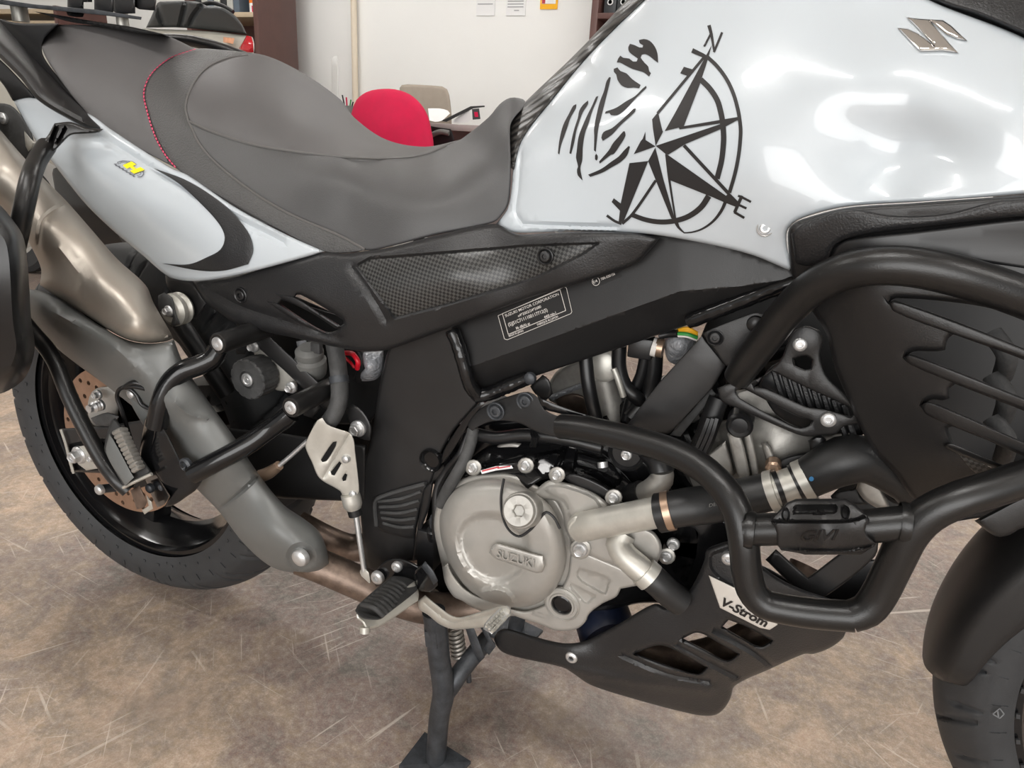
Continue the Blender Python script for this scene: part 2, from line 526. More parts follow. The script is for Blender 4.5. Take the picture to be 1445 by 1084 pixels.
# ------------------------------------------------------------------ the room
def floor_mat():
    m = N('worn_concrete_floor')
    big = m.noise(1.3, 5, .6, dist=.4)
    base = m.ramp(big, [(.32, srgb(0.693, 0.640, 0.593)), (.44, srgb(0.777, 0.724, 0.667)), (.55, srgb(0.861, 0.809, 0.740)), (.70, srgb(0.924, 0.871, 0.798))])
    mid = m.noise(11, 7, .75, dist=.5)
    c = m.mix(.42, base, m.ramp(mid, [(.30, srgb(0.578, 0.536, 0.499)), (.5, srgb(0.798, 0.745, 0.688)), (.70, srgb(0.924, 0.871, 0.803))]), 'MIX')
    fine = m.noise(75, 12, .85)
    c = m.mix(.75, c, m.ramp(fine, [(.36, srgb(.27, .26, .25)), (.5, srgb(.5, .5, .5)), (.64, srgb(.74, .74, .73))]), 'OVERLAY')
    grit = m.noise(420, 4, .7)
    c = m.mix(.5, c, m.ramp(grit, [(.34, srgb(.36, .35, .34)), (.5, srgb(.5, .5, .5)), (.7, srgb(.66, .66, .65))]), 'OVERLAY')
    st = m.noise(2.6, 5, .65, m.mapped((1, 1, 1), loc=(4.3, 2.2, 0)))
    c = m.mix(m.ramp(st, [(.50, (0, 0, 0)), (.68, (.5, .5, .5))]), c, srgb(.51, .465, .43), 'MIX')
    for k, (ang, sc, lo) in enumerate(((25, 5, .69), (-32, 7, .69), (70, 6, .70), (8, 9, .69), (-58, 12, .685), (48, 14, .69), (110, 8, .69))):
        s = m.noise(sc * 3.5, 3, .5, m.streak(math.radians(ang), (.12, 4.2, 1), (k * 3.1, k * 1.7, 0)))
        msk = m.noise(4, 2, .5, m.mapped((1, 1, 1), loc=(k * 5, 3, 0)))
        f = m.math('MULTIPLY', m.ramp(s, [(lo - .04, (0, 0, 0)), (lo, (1, 1, 1))]), m.ramp(msk, [(.50, (0, 0, 0)), (.62, (.55, .55, .55))]))
        c = m.mix(f, c, srgb(.90, .85, .79))
    hs = m.n('ShaderNodeHueSaturation'); m.l(c, hs.inputs['Color']); hs.inputs['Saturation'].default_value = .78; c = hs.outputs[0]
    m.set(Base_Color=c, Roughness=m.ramp(mid, [(.3, (.36,) * 3), (.7, (.58,) * 3)]))
    m.bumpn(m.math('ADD', fine, m.math('MULTIPLY', mid, .6)), .35, .0015)
    return m.m
M['floor'] = floor_mat()
M['wall'] = simple('white_painted_wall', srgb(.95, .95, .94), .7, grain=(60, .15, .002), var=.01, vs=3)
M['ceil'] = simple('white_ceiling', srgb(.9, .9, .89), .8)
M['brown'] = simple('dark_brown_laminate', srgb(.36, .25, .23), .45, var=.1, vs=12)
M['shelfwood'] = simple('light_shelf_board', srgb(.72, .65, .55), .5, var=.06, vs=10)
M['redcloth'] = simple('crimson_upholstery', srgb(.79, .07, .27), .85, grain=(900, .4, .001), var=.06, vs=20)
M['beige'] = simple('taupe_upholstery', srgb(.63, .59, .54), .85, grain=(900, .4, .001), var=.06, vs=20)
M['paper'] = simple('paper', srgb(.93, .93, .93), .7, var=.01)
M['orange'] = simple('orange_paper', srgb(.98, .72, .10), .6, var=.02)
M['bikegrey'] = simple('silver_grey_paint', srgb(.72, .71, .67), .3, .2, coat=.6, var=.03)
M['tail_red'] = simple('red_tail_lens', srgb(.72, .05, .12), .15, coat=1.0, var=.1, vs=80)
M['lens_orange'] = simple('amber_lens', srgb(.85, .62, .48), .2, coat=.6, var=.1, vs=80)
M['darkgrey'] = simple('dark_grey_vinyl', srgb(.24, .25, .255), .4, grain=(600, .2, .001))
M['screen_white'] = simple('white_plastic', srgb(.85, .85, .84), .45, var=.02)
M['desk'] = simple('grey_desk_board', srgb(.60, .56, .55), .45, var=.05)

fl = box('floor', (-7, -6, -.1), (7, 4.2, 0), M['floor']); fl['kind'] = 'structure'; fl['label'] = 'scuffed brown and beige polished concrete floor'
wb = box('wall_back', (-7, 3.9, 0), (7, 4.1, 3.3), M['wall']); wb['kind'] = 'structure'; wb['label'] = 'plain white painted wall behind the desks'
wl = box('wall_left', (-7.2, -6, 0), (-7, 4.1, 3.3), M['wall']); wl['kind'] = 'structure'
cl = box('ceiling', (-7, -6, 3.3), (7, 4.1, 3.4), M['ceil']); cl['kind'] = 'structure'
lm = N('ceiling_lamp_diffuser'); lm.set(Base_Color=(1, 1, 1, 1)); lm.b.inputs['Emission Color'].default_value = (1, .98, .95, 1); lm.b.inputs['Emission Strength'].default_value = 20.0
for i, (lx, ly) in enumerate(((-2.6, -1.2), (.4, -1.2), (3.4, -1.2), (-2.6, 2.0), (.4, 2.0), (3.4, 2.0))):
    t = thing('ceiling_light_offscreen', (lx, ly, 3.3), 'long white fluorescent ceiling light above the workshop floor', 'light', 'ceiling lights')
    box('housing', (lx - .8, ly - .12, 3.26), (lx + .8, ly + .12, 3.3), M['screen_white'], t)
    box('diffuser', (lx - .78, ly - .1, 3.235), (lx + .78, ly + .1, 3.26), lm.m, t)
# ------------------------------------------------------------------ the motorcycle
B = thing('motorcycle', (.64, 0, 0), 'white and black adventure motorcycle with compass decal, up on its centre stand', 'motorcycle')

# --- seat
D_seat = TPS([(57,57,-.09),(66,41,-.075),(83,35,-.06),(160,38,-.04),(233,50,-.015),(276,69,.0),(310,70,.02),(359,75,.045),(415,96,.075),(480,140,.095),
    (545,197,.075),(600,207,.035),(650,197,.0),(690,165,-.025),(720,138,-.03),(742,145,-.035),(722,190,-.085),(718,250,-.10),(709,300,-.115),
    (650,235,-.085),(600,280,-.135),(520,345,-.155),(613,330,-.148),(450,345,-.158),(350,290,-.158),(250,235,-.152),(150,180,-.145),(110,145,-.14),
    (480,221,-.095),(366,206,-.112),(266,170,-.118),(400,150,-.04),(460,180,-.02),(330,110,-.04),(550,222,-.04),(150,100,-.10),(200,150,-.125),(80,80,-.115),(400,270,-.142),(500,290,-.142)])
seat = surf('seat', [(266,171),(299,186),(366,206),(480,221),(546,224),(596,219),(636,203),(650,197),(690,165),(705,147),(720,138),(738,140),(744,147),
    (738,153),(726,166),(720,178),(721,239),(718,286),(709,302),(696,314),(613,332),(546,349),(517,353),(480,333),(399,297),(332,253),(286,210)],
    D_seat, M['vinyl'], B, th=.05, edge=(4, .003), step=12)
surf('pillion_pad', [(146,181),(110,146),(80,106),(63,78),(57,57),(66,41),(83,35),(160,38),(233,50),(276,69),(240,82),(213,105),(203,130),(207,155),(218,190),(232,217),(249,238)],
    D_seat, M['vinyl_top'], seat, th=.05, edge=(3, .003), step=12)
surf('grained_band', [(249,238),(232,217),(218,190),(207,155),(203,130),(213,105),(240,82),(276,69),(310,70),(359,75),(319,83),(292,96),(272,120),(262,150),(266,171),
    (286,210),(332,253),(399,297),(480,333),(517,353),(490,357),(456,355),(399,327),(332,290)],
    D_seat, M['vinyl_grain'], seat, th=.05, edge=(3, .003), step=11)
surf('seat_insert', [(266,171),(262,150),(272,120),(292,96),(319,83),(359,75),(415,96),(480,140),(500,166),(545,197),(600,207),(650,197),(636,203),(596,219),(546,224),(480,221),(366,206),(299,186)],
    D_seat, M['vinyl_top'], seat, th=.05, edge=(3, .003), step=12)
def on(dep, pts, off=0.0):
    a = np.array(pts, float); return [(p[0], p[1], y + off) for p, y in zip(pts, depf(dep)(a[:, 0], a[:, 1]))]
st = resample([(276,69),(240,82),(213,105),(203,130),(207,155),(218,190),(232,217),(249,238)], 5.5, closed=False)
V, Fc = [], []
for k in range(0, len(st) - 1):                        # each thread of the seam
    a, b = st[k], st[k] + (st[k + 1] - st[k]) * .66
    q = np.array([P(p[0], p[1], float(D_seat(p[0], p[1])[0]) - .0012) for p in (a, b)])
    d = q[1] - q[0]; n1 = np.cross(d, [0, 1, 0]); n1 = n1 / np.linalg.norm(n1) * .0011
    n0 = len(V); yy = np.array([0, .0011, 0])
    for e in q: V += [e + n1, e - yy, e - n1, e + yy]
    Fc += [(n0+i, n0+(i+1) % 4, n0+4+(i+1) % 4, n0+4+i) for i in range(4)] + [(n0, n0+1, n0+2, n0+3), (n0+4, n0+5, n0+6, n0+7)]
mk('stitching', V, Fc, M['stitch'], seat)['label'] = 'dashed red stitching over the seat'
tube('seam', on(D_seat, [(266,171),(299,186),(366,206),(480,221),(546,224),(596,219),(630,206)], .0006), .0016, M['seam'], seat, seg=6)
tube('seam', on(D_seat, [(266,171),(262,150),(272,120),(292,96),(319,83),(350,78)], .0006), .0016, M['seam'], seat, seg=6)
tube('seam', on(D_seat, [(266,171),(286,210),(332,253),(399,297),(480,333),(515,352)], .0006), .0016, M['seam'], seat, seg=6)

# --- tank
D_tank = TPS([(700,316,-.118),(722,265,-.11),(736,197,-.085),(779,140,-.075),(832,76,-.068),(909,0,-.062),(980,-65,-.05),(742,143,-.035),(812,76,-.035),(875,10,-.035),
    (728,328,-.132),(800,220,-.125),(850,140,-.118),(850,260,-.15),(812,325,-.148),(935,200,-.168),(895,328,-.162),(940,110,-.142),(1010,346,-.178),(1000,50,-.132),
    (1050,200,-.192),(1080,322,-.192),(1112,370,-.186),(1130,200,-.196),(1120,40,-.152),(1150,75,-.171),(1205,120,-.190),(1100,100,-.172),(1185,180,-.190),(1250,190,-.182),(1260,235,-.186),(1180,270,-.203),
    (1300,275,-.218),(1445,268,-.225),(1445,150,-.21),(1320,150,-.196),(1320,210,-.193),(1310,50,-.158),(1400,80,-.172),(1220,20,-.135),(1312,0,-.13),(1445,55,-.15),(1200,-60,-.10),(1050,-90,-.07),(1560,200,-.2),(1560,120,-.15)])
tank = surf('fuel_tank', [(909,0),(832,76),(779,140),(736,197),(724,240),(722,265),(716,295),(700,316),(712,325),(728,329),(812,327),(895,329),(935,333),(1010,347),(1064,361),(1114,382),
    (1117,376),(1111,345),(1113,322),(1135,307),(1195,292),(1296,285),(1445,274),(1540,264),(1570,190),(1560,120),(1445,53),(1312,0),(1200,-60),(1050,-90),(980,-65)],
    D_tank, M['white'], B, mid=True, edge=(7, .006), step=13, mods=[groove([(735,215),(731,270),(728,300),(738,316),(790,318),(870,320)], .003, 5)], corner=60)
tank['label'] = 'glossy white fuel tank'
surf('tank_pad', [(742,143),(812,76),(875,10),(900,-18),(960,-70),(982,-66),(910,0),(833,76),(780,140),(737,197),(725,240),(720,236),(719,178),(726,163)],
    D_tank, M['carbonrib'], tank, mid=True, edge=(9, .006), step=10, off=-.003)['label'] = 'black ribbed carbon pattern pad along the tank edge'
surf('tank_top_cover', [(1318,-2),(1380,21),(1445,48),(1570,105),(1570,-90),(1230,-90)], [(1318,-2,-.135),(1445,48,-.155),(1570,105,-.16),(1570,-90,-.09),(1230,-90,-.09)], M['plastic'], B, mid=True, edge=(8, .008), step=14)
A_ = lambda x, y: (860 + x / 6.568, 20 + y / 6.568)
B_ = lambda x, y: (860 + x / 6.568, 180 + y / 6.568)
C_ = lambda x, y: (780 + x / 4.818, 40 + y / 4.818)
def tr(f, pts): return [f(*p) for p in pts]
def sline(f, pts, w0, w1=None, s=6.568): return ribbonline(tr(f, pts), w0 / s, (w1 if w1 is not None else w0) / s)
comp = [sline(A_, [(922,102),(945,190),(972,350)], 34, 18), sline(A_, [(938,185),(878,300)], 20), sline(A_, [(1045,168),(968,352)], 22),
    tr(A_, [(775,315),(870,362),(915,390),(895,415),(860,400),(757,355)]), tr(A_, [(690,487),(772,512),(720,572),(655,548)]),
    ribbonline(tr(A_, [(895,385),(1000,485),(1090,610),(1150,740),(1190,880),(1206,970)]) + tr(B_, [(1216,20),(1213,110),(1198,250),(1165,420),(1112,605)]), 36/6.568, 34/6.568),
    sline(B_, [(1075,690),(1035,775),(960,870),(860,940),(760,972),(690,976)], 32, 12),
    sline(A_, [(880,395),(445,920)], 26, 26),
    [A_(452,905), A_(395,975), A_(403,1060), B_(428,170), B_(497,38), A_(490,1075), A_(457,935)],
    tr(A_, [(948,285),(920,395),(838,650),(690,1037),(640,1052),(512,1084),(600,930),(870,430)]),
    ribbonline(tr(A_, [(845,605),(930,690),(1000,800),(1035,920),(1047,990)]) + tr(B_, [(1055,20),(1058,120),(1040,300),(997,475)]), 52/6.568, 50/6.568),
    sline(B_, [(920,635),(850,738),(740,820),(620,862),(480,876),(340,856),(205,808)], 55, 42),
    tr(A_, [(640,1046),(1060,974),(1188,953),(1190,985),(1060,1008),(650,1068)]),
    [B_(428,170), A_(1075,1003), A_(1190,980), A_(1080,1040), B_(1030,15), B_(700,155), B_(545,252), B_(515,240)],
    sline(B_, [(690,165),(1105,612)], 32),
    tr(B_, [(518,240),(545,256),(1080,632),(1112,605),(1197,690),(1170,735),(1085,702),(945,642),(570,492),(548,480)]),
    sline(B_, [(1228,632),(1160,787)], 30), sline(B_, [(1192,632),(1235,650),(1312,690)], 22), sline(B_, [(1195,715),(1270,750)], 22), sline(B_, [(1155,783),(1250,838)], 24),
    tr(B_, [(425,185),(358,312),(430,490),(572,840),(612,864),(500,480),(440,240)]),
    sline(B_, [(528,250),(553,470),(612,850)], 24, 16), sline(B_, [(606,845),(640,925),(695,978)], 44, 12),
    tr(B_, [(185,330),(360,310),(128,880),(85,875),(105,700)]), sline(B_, [(430,490),(215,800),(118,892)], 26),
    tr(B_, [(40,655),(106,705),(98,772),(20,690)]), sline(B_, [(-25,815),(50,868),(112,893)], 24),
    tr(B_, [(335,115),(428,175),(225,247),(290,125),(308,105),(333,38)])]
decal('compass_decal', comp, D_tank, M['decal'], tank)['label'] = 'black compass rose decal with N and E'
stripes = [[(585,80),(620,72),(660,85),(695,125),(712,170),(717,235),(690,215),(660,190),(630,175),(605,180),(598,200),(625,235),(650,260),(655,290),(668,305),(655,328),(620,300),(590,290),(540,275),(500,255),(455,232),(435,232),(445,205),(460,185),(480,200),(520,205),(545,225),(570,225),(578,205),(550,185),(520,160),(513,130),(525,105),(560,115),(590,130),(610,130),(615,115),(590,100)],
    [(415,275),(440,265),(460,290),(500,305),(540,345),(598,385),(588,408),(550,402),(510,405),(470,390),(440,350),(432,315),(415,295)],
    [(385,330),(395,335),(375,420),(355,500),(330,600),(310,680),(298,780),(293,840),(280,830),(282,730),(280,690),(295,600),(320,500),(350,420),(365,360)],
    [(310,460),(300,490),(270,560),(245,640),(220,710),(205,800),(200,900),(188,950),(203,1035),(170,1000),(165,960),(172,940),(158,880),(162,840),(175,740),(200,670),(230,600),(270,520),(295,465)],
    [(240,490),(240,515),(205,570),(175,650),(160,700),(145,780),(125,855),(113,850),(130,750),(150,670),(170,610),(180,560),(205,520)],
    [(160,515),(158,540),(120,610),(100,670),(75,740),(55,800),(45,858),(35,850),(45,760),(70,660),(110,580),(140,525)],
    [(635,390),(638,405),(560,480),(500,545),(440,590),(395,590),(385,575),(355,580),(360,565),(430,540),(500,495),(560,460),(610,410)],
    [(565,545),(560,565),(520,605),(460,660),(400,725),(340,765),(330,745),(345,705),(400,680),(460,630),(520,575),(550,545)],
    [(490,700),(495,730),(460,790),(415,855),(395,860),(320,920),(315,905),(380,830),(410,780),(450,735),(480,700)],
    [(525,805),(505,865),(460,910),(400,945),(340,980),(255,1010),(240,995),(330,955),(400,905),(450,870),(480,835),(515,800)],
    [(295,852),(305,865),(305,890),(297,900),(287,890),(287,866)]]
decal('stripe_decal', [tr(C_, s) for s in stripes], D_tank, M['decal'], tank, sm=True)['label'] = 'black animal stripe decal'
surf('tank_emblem', [(1279,24),(1300,26),(1331,28),(1343,36),(1366,58),(1350,55),(1336,49),(1313,30),(1353,75),(1330,72),(1298,73),(1266,39),(1281,40),(1296,47),(1318,64)],
    D_tank, M['chrome'], tank, th=.004, edge=(6, .004), step=6, off=-.0045, sm=False, bsp=2.5)['label'] = 'chrome S emblem'
bolt(1080, 322, -.191, 8, 'recess', M['zinc'], tank, 'screw')

# --- tail panel
D_tail = TPS([(20,140,-.140),(150,185,-.152),(250,240,-.160),(330,292,-.164),(450,352,-.168),(240,388,-.172),(160,325,-.172),(80,235,-.165),(200,290,-.184),(300,350,-.182),(60,170,-.158),(120,225,-.176),(400,345,-.172)])
tail = surf('tail_panel', [(18,141),(40,137),(95,150),(130,163),(155,181),(240,236),(265,247),(330,291),(400,329),(458,355),(432,363),(332,389),(276,397),(239,391),(203,362),(160,326),(120,287),(80,237),(55,205),(38,177)],
    D_tail, M['white'], B, th=.02, edge=(6, .006), step=12, mods=[groove([(140,190),(235,250),(330,306),(400,342)], .004, 7)])
tail['label'] = 'glossy white tail side panel'
surf('swoosh_trim', [(216,237),(266,256),(316,289),(349,326),(357,352),(350,373),(316,382),(282,382),(229,372),(266,373),(292,363),(311,352),(317,335),(309,316),(282,286),(252,259)],
    D_tail, M['plastic'], tail, th=.003, edge=(2, .001), step=8, off=-.0025)
S_ = lambda x, y: (140 + x / 14.45, 200 + y / 14.45)
D_t = D_tail
decal('sticker', [tr(S_, [(480,480),(660,402),(752,462),(560,550)]), tr(S_, [(622,595),(845,515),(925,575),(710,650)]), tr(S_, [(625,522),(690,496),(748,540),(690,568)])], D_t, M['yellow'], tail, off=-.0018)['label'] = 'yellow H on a small sticker'
ring = [sline(S_, [(620,405),(480,390),(370,420),(390,460)], 16, s=14.45), sline(S_, [(890,600),(905,660),(860,715),(780,720)], 16, s=14.45), sline(S_, [(850,620),(840,670),(770,690)], 10, s=14.45), sline(S_, [(600,425),(450,420),(415,450)], 10, s=14.45),
        sline(S_, [(470,485),(660,395),(750,455)], 10, s=14.45), sline(S_, [(930,575),(715,655),(620,600)], 10, s=14.45)]
for k in range(6):
    x, y = 300 + k * 72, 455 + k * 45
    ring += [sline(S_, [(x, y), (x + 55, y - 5), (x + 35, y + 40)], 15, s=14.45), sline(S_, [(x + 20, y + 10), (x + 70, y + 40)], 15, s=14.45)]
decal('sticker_lettering', ring, D_t, M['grey'], tail, off=-.0014)

# --- grab rail, rack and tail ends
surf('grab_rail', [(-70,-40),(0,30),(20,52),(60,95),(110,145),(147,180),(143,185),(130,184),(100,170),(53,141),(30,112),(0,82),(-70,15)],
    [(-60,-20,-.135),(0,55,-.162),(60,118,-.17),(146,182,-.16)], M['plastic_fine'], B, th=.03, edge=(17, .022), step=9)
tube('grab_rail', [(225,56,.13),(262,57,.135),(300,65,.14),(340,79,.15),(372,92,.15)], .009, M['plastic_smooth'], B)
surf('tail_end', [(-60,40),(0,84),(28,112),(53,141),(40,139),(18,142),(0,114),(-60,60)], -.142, M['plastic_smooth'], B, th=.02)
surf('under_tail', [(-60,0),(12,30),(84,33),(74,42),(62,56),(60,76),(80,106),(112,147),(90,140),(60,112),(0,56),(-60,10)], -.10, M['deep'], B, th=.06)
surf('seat_lip', [(47,16),(62,18),(140,31),(186,38),(240,50),(200,47),(140,37),(100,31),(78,25)], -.06, M['plastic_smooth'], B, th=.12, edge=(2, .002))
rack = surf('luggage_rack', [(-90,-15),(0,-1),(48,6),(140,14),(200,24),(199,28),(140,21),(39,11),(0,6),(-90,-6)], -.07, M['stand'], B, th=.15, edge=(1.5, .001), sm=False)
rack['label'] = 'flat metal luggage rack plate'
for px, py, r, hh in ((30, 31, 10.5, 20), (175, 47, 8, 22)):
    c = P(px, py, -.03); r = r * mpp(px, py, -.03)
    lathe('rack_spacer', c, [(0, 0), (r, 0), (r, hh * .00125), (0, hh * .00125)], M['alu'], rack, axis=(0, 0, 1))
for pl, y in (([(133,-30),(160,-30),(160,17),(150,18),(133,15)], -.05), ([(160,-30),(191,-30),(191,19),(165,19),(160,16)], -.06), ([(191,-30),(216,-30),(221,-5),(219,15),(196,13),(191,10)], -.055), ([(95,-30),(132,-30),(130,3),(118,3),(118,13),(95,12)], -.045), ([(93,16),(119,19),(117,24),(108,24),(96,22)], -.05)):
    surf('case_mount', pl, y, M['plastic_smooth'], rack, th=.05, edge=(3, .004))
surf('hanger_bracket', [(-10,145),(14,148),(30,163),(44,186),(49,212),(46,226),(35,234),(26,220),(10,205),(-10,195)], -.15, M['dusty'], B, th=.02)
bolt(4, 167, -.152, 8, 'hex', M['zinc'], B)
surf('hanger_tab', [(34,184),(44,196),(52,203),(40,214),(36,206)], -.155, M['alu'], B, th=.004)
stay = surf('pannier_stay', [(77,174),(100,172),(122,180),(146,182),(140,187),(120,189),(100,191),(86,204),(76,214),(66,221),(55,234),(41,222),(51,208),(66,193)],
    [(146,183,-.178),(100,180,-.196),(60,215,-.222),(45,225,-.24)], M['tube'], B, th=.01, edge=(4, .004), step=8, mods=[groove([(80,180),(74,196),(70,212)], .006, 4), groove([(92,182),(82,200)], .005, 3)])
tube('stay_tube', [(66,206,-.208),(53,226,-.235),(43,252,-.264),(35,288,-.282),(26,330,-.292),(18,365,-.297)], .0108, M['tube'], stay)

# --- side cover
D_cov = TPS([(239,397,-.155),(290,425,-.162),(332,388,-.165),(415,476,-.172),(480,490,-.172),(546,494,-.170),(456,357,-.168),(517,353,-.165),(420,420,-.18),(500,430,-.183),(596,476,-.168),(640,460,-.165),(746,420,-.162),
    (700,318,-.142),(730,330,-.15),(650,390,-.18),(560,400,-.184),(780,370,-.172),(895,372,-.16),(930,335,-.166),(860,345,-.17)])
slots = [[(416,419),(419,416),(424,416),(455,433),(484,452),(485,457),(481,460),(450,441)], [(395,428),(398,425),(404,425),(440,442),(474,461),(477,465),(470,468),(459,468),(430,452)]]
cover = surf('side_cover', [(272,397),(290,427),(312,443),(332,456),(370,467),(415,477),(480,491),(515,496),(546,494),(596,477),(640,461),(746,421),(812,401),(895,374),(920,350),(931,336),(895,329),(812,327),(740,331),(728,330),(697,316),
    (613,333),(546,350),(517,354),(490,358),(458,356),(432,363),(332,389)], D_cov, M['plastic'], B, th=.02, edge=(8, .008), step=9, holes=slots,
    mods=[bump([(500,374),(520,363),(740,345),(852,341),(820,362),(756,394),(640,430),(556,452)], -.006, 6, False), groove([(497,378),(527,420),(545,452)], .004, 9), groove([(290,405),(340,432),(400,452),(480,478)], .004, 10)], corner=60)
cover['label'] = 'black grained plastic side cover under the seat'
surf('vent_slat', [(385,414),(416,420),(450,441),(480,460),(474,464),(440,442),(404,424)], D_cov, M['plastic'], cover, th=.01, edge=(3, .003), step=8, off=-.002)
surf('vent_slat', [(372,423),(395,430),(430,453),(459,470),(448,468),(415,452)], D_cov, M['plastic'], cover, th=.01, edge=(3, .003), step=8, off=-.002)
D_ins = lambda px, py: D_cov(px, py) + .0035
surf('carbon_insert', [(503,375),(522,365),(740,347),(846,343),(816,361),(754,392),(640,427),(558,449)], D_ins, M['carbon'], cover, th=.004, edge=(2, .001), step=10, sm=False)['label'] = 'carbon weave insert'
bolt(769, 362, -.1705, 8, 'recess', M['plastic_smooth'], cover, 'cover_screw')
bolt(339, 417, -.170, 7.5, 'recess', M['plastic_smooth'], cover, 'cover_screw')
# --- grey subframe bracket under the tail panel
surf('subframe_bracket', [(233,388),(241,392),(272,397),(290,428),(284,442),(277,450),(268,449),(250,420),(236,405)], -.15, M['frame'], B, th=.03)
lathe('rubber_bush', P(258, 434, -.155), [(0, 0), (.02, 0), (.022, .004), (.018, .008), (.022, .012), (.022, .018), (.016, .022), (0, .022)], M['alu'], B)
surf('hanger_plate', [(223,417),(232,413),(243,420),(248,440),(254,458),(240,462),(244,448),(234,446),(224,436)], -.18, M['dusty'], B, th=.006)
bolt(238, 439, -.18, 8, 'hex', M['zinc'], B)

# --- frame
RX = np.array([600., 669, 960, 1045, 1130]); RY = np.array([541., 516, 411, 404, 391])
def D_spar(px, py):
    ry = np.interp(px, RX, RY); yb = np.interp(px, [640, 1120], [-.136, -.158])
    return yb + .00065 * np.maximum(0, py - ry) + .00012 * np.maximum(0, ry - py)
spar = surf('frame_spar', [(634,458),(760,390),(905,326),(1000,334),(1120,378),(1130,392),(1060,424),(976,457),(860,496),(755,531),(700,552),(674,557),(655,520),(640,478)], D_spar, M['frame'], B, th=.05, edge=(3, .003), step=9,
    mods=[groove([(672,515),(800,468.7),(960,411),(1045,404),(1115,393)], 0.0, 2)], sm=False)
spar['label'] = 'black painted aluminium frame spar'
D_piv = TPS([(640,455,-.128),(550,494,-.125),(510,660,-.122),(520,800,-.125),(590,780,-.125),(670,565,-.125)])
piv = surf('frame_pivot_plate', [(640,450),(560,480),(548,494),(541,520),(535,546),(527,600),(522,628),(510,660),(506,682),(510,740),(517,800),(528,806),(586,790),(586,762),(595,715),(609,680),(617,655),(624,636),(642,606),(660,586),(680,564),(672,552),(655,515),(645,480)],
    D_piv, M['frame'], B, th=.05, edge=(5, .004), step=14)
tube('weld_bead', [(638,466,-.138),(648,492,-.142),(656,520,-.142),(664,545,-.138),(676,560,-.13)], .0085, M['gloss_black'], spar, wob=.12, sp=.003)
tube('weld_bead', [(670,560,-.132),(690,556,-.126),(715,546,-.124),(745,534,-.122)], .0085, M['gloss_black'], spar, wob=.12, sp=.003)
tube('weld_bead', [(972,454,-.135),(1000,443,-.14),(1050,424,-.146),(1100,405,-.152),(1127,396,-.154)], .0075, M['gloss_black'], spar, wob=.12, sp=.003)
bolt(748, 534, -.132, 9, 'dome', M['stand'], spar, 'frame_plug')
lathe('pivot_cap', P(609, 649, -.124), [(0, .001), (.0105, .0005), (.0125, .004), (.0148, .006), (.016, .004), (.016, -.004)], M['gloss_black'], piv)
pad = surf('heel_guard', [(525,703),(545,694),(604,680),(600,698),(594,714),(588,740),(584,762),(541,751),(531,742),(527,725)], -.1265, M['plastic_fine'], piv, th=.006, edge=(4, .003))
for k in range(5):
    t = k / 4.2
    a0, a1 = (534 + 7 * t, 708 + 32 * t), (596 - 10 * t, 694 + 52 * t)
    tube('guard_rib', [(a0[0], a0[1], -.1275), ((a0[0] + a1[0]) / 2, (a0[1] + a1[1]) / 2 + 3, -.1285), (a1[0] - 2, a1[1], -.1275)], .0022, M['dusty'], pad, seg=6)
tube('guard_rim', [(531,742,-.127),(529,712,-.1275),(533,704,-.1275),(560,694,-.1275),(600,683,-.1275)], .0028, M['dusty'], pad, seg=6)
# rating plate and approval label on the spar
L_ = lambda x, y: (690 + x / 6.881, 370 + y / 6.881)
lab = decal('rating_plate', [tr(L_, [(88,520),(100,505),(730,242),(752,250),(805,480),(795,500),(175,755),(150,745)])], D_spar, M['labelblack'], spar)
fr = []
def frameline(pts, w):
    for a, b in zip(pts, pts[1:] + pts[:1]): fr.append(stroke([a, b], w))
frameline(tr(L_, [(88,520),(730,242),(752,250),(805,480),(795,500),(175,755),(150,745)]), .7)
frameline(tr(L_, [(130,500),(690,268),(745,470),(188,702)]), .8)
decal('plate_border', fr, D_spar, M['print'], lab, off=-.001)
def ltext(s, a, b, hgt):
    """one printed line between two label points"""
    a, b = np.array(L_(*a)), np.array(L_(*b)); d = b - a; n = .62 * len(s)
    ux = d / n; vy = np.array([d[1], -d[0]]) / np.linalg.norm(d) * hgt
    text('print_line', s, a, ux, vy, D_spar, M['print'], lab, h=.0002, off=-.0009, bold=.01)
ltext('SUZUKI MOTOR CORPORATION', (160,535), (685,318), 5.6)
ltext('e4*2002/24*2680', (285,535), (580,412), 5.4)
ltext('(S)JS1C7111100117712(S)', (190,625), (705,425), 6.8)
ltext('86 dB(A) at', (265,655), (462,582), 5.2)
ltext('4400 min-1', (540,548), (700,482), 5.2)
ltext('MADE IN JAPAN', (195,728), (355,665), 4.2)
ltext('FABRIQUE AU JAPON', (470,618), (695,528), 4.2)
lab2 = decal('approval_label', [tr(L_, [(985,150),(1265,42),(1290,140),(1010,255)])], D_spar, M['labelblack'], spar)
cc = [(1038 + 36 * math.cos(a), 187 + 40 * math.sin(a)) for a in np.linspace(0, 6.283, 25)]
decal('circle_mark', [stroke([L_(*cc[i]), L_(*cc[i + 1])], .8) for i in range(24)], D_spar, M['print'], lab2, off=-.001)
lab = lab2
ltext('E4', (1015,210), (1068,185), 5.6)
ltext('78R-030156', (1090,178), (1262,108), 5.0)
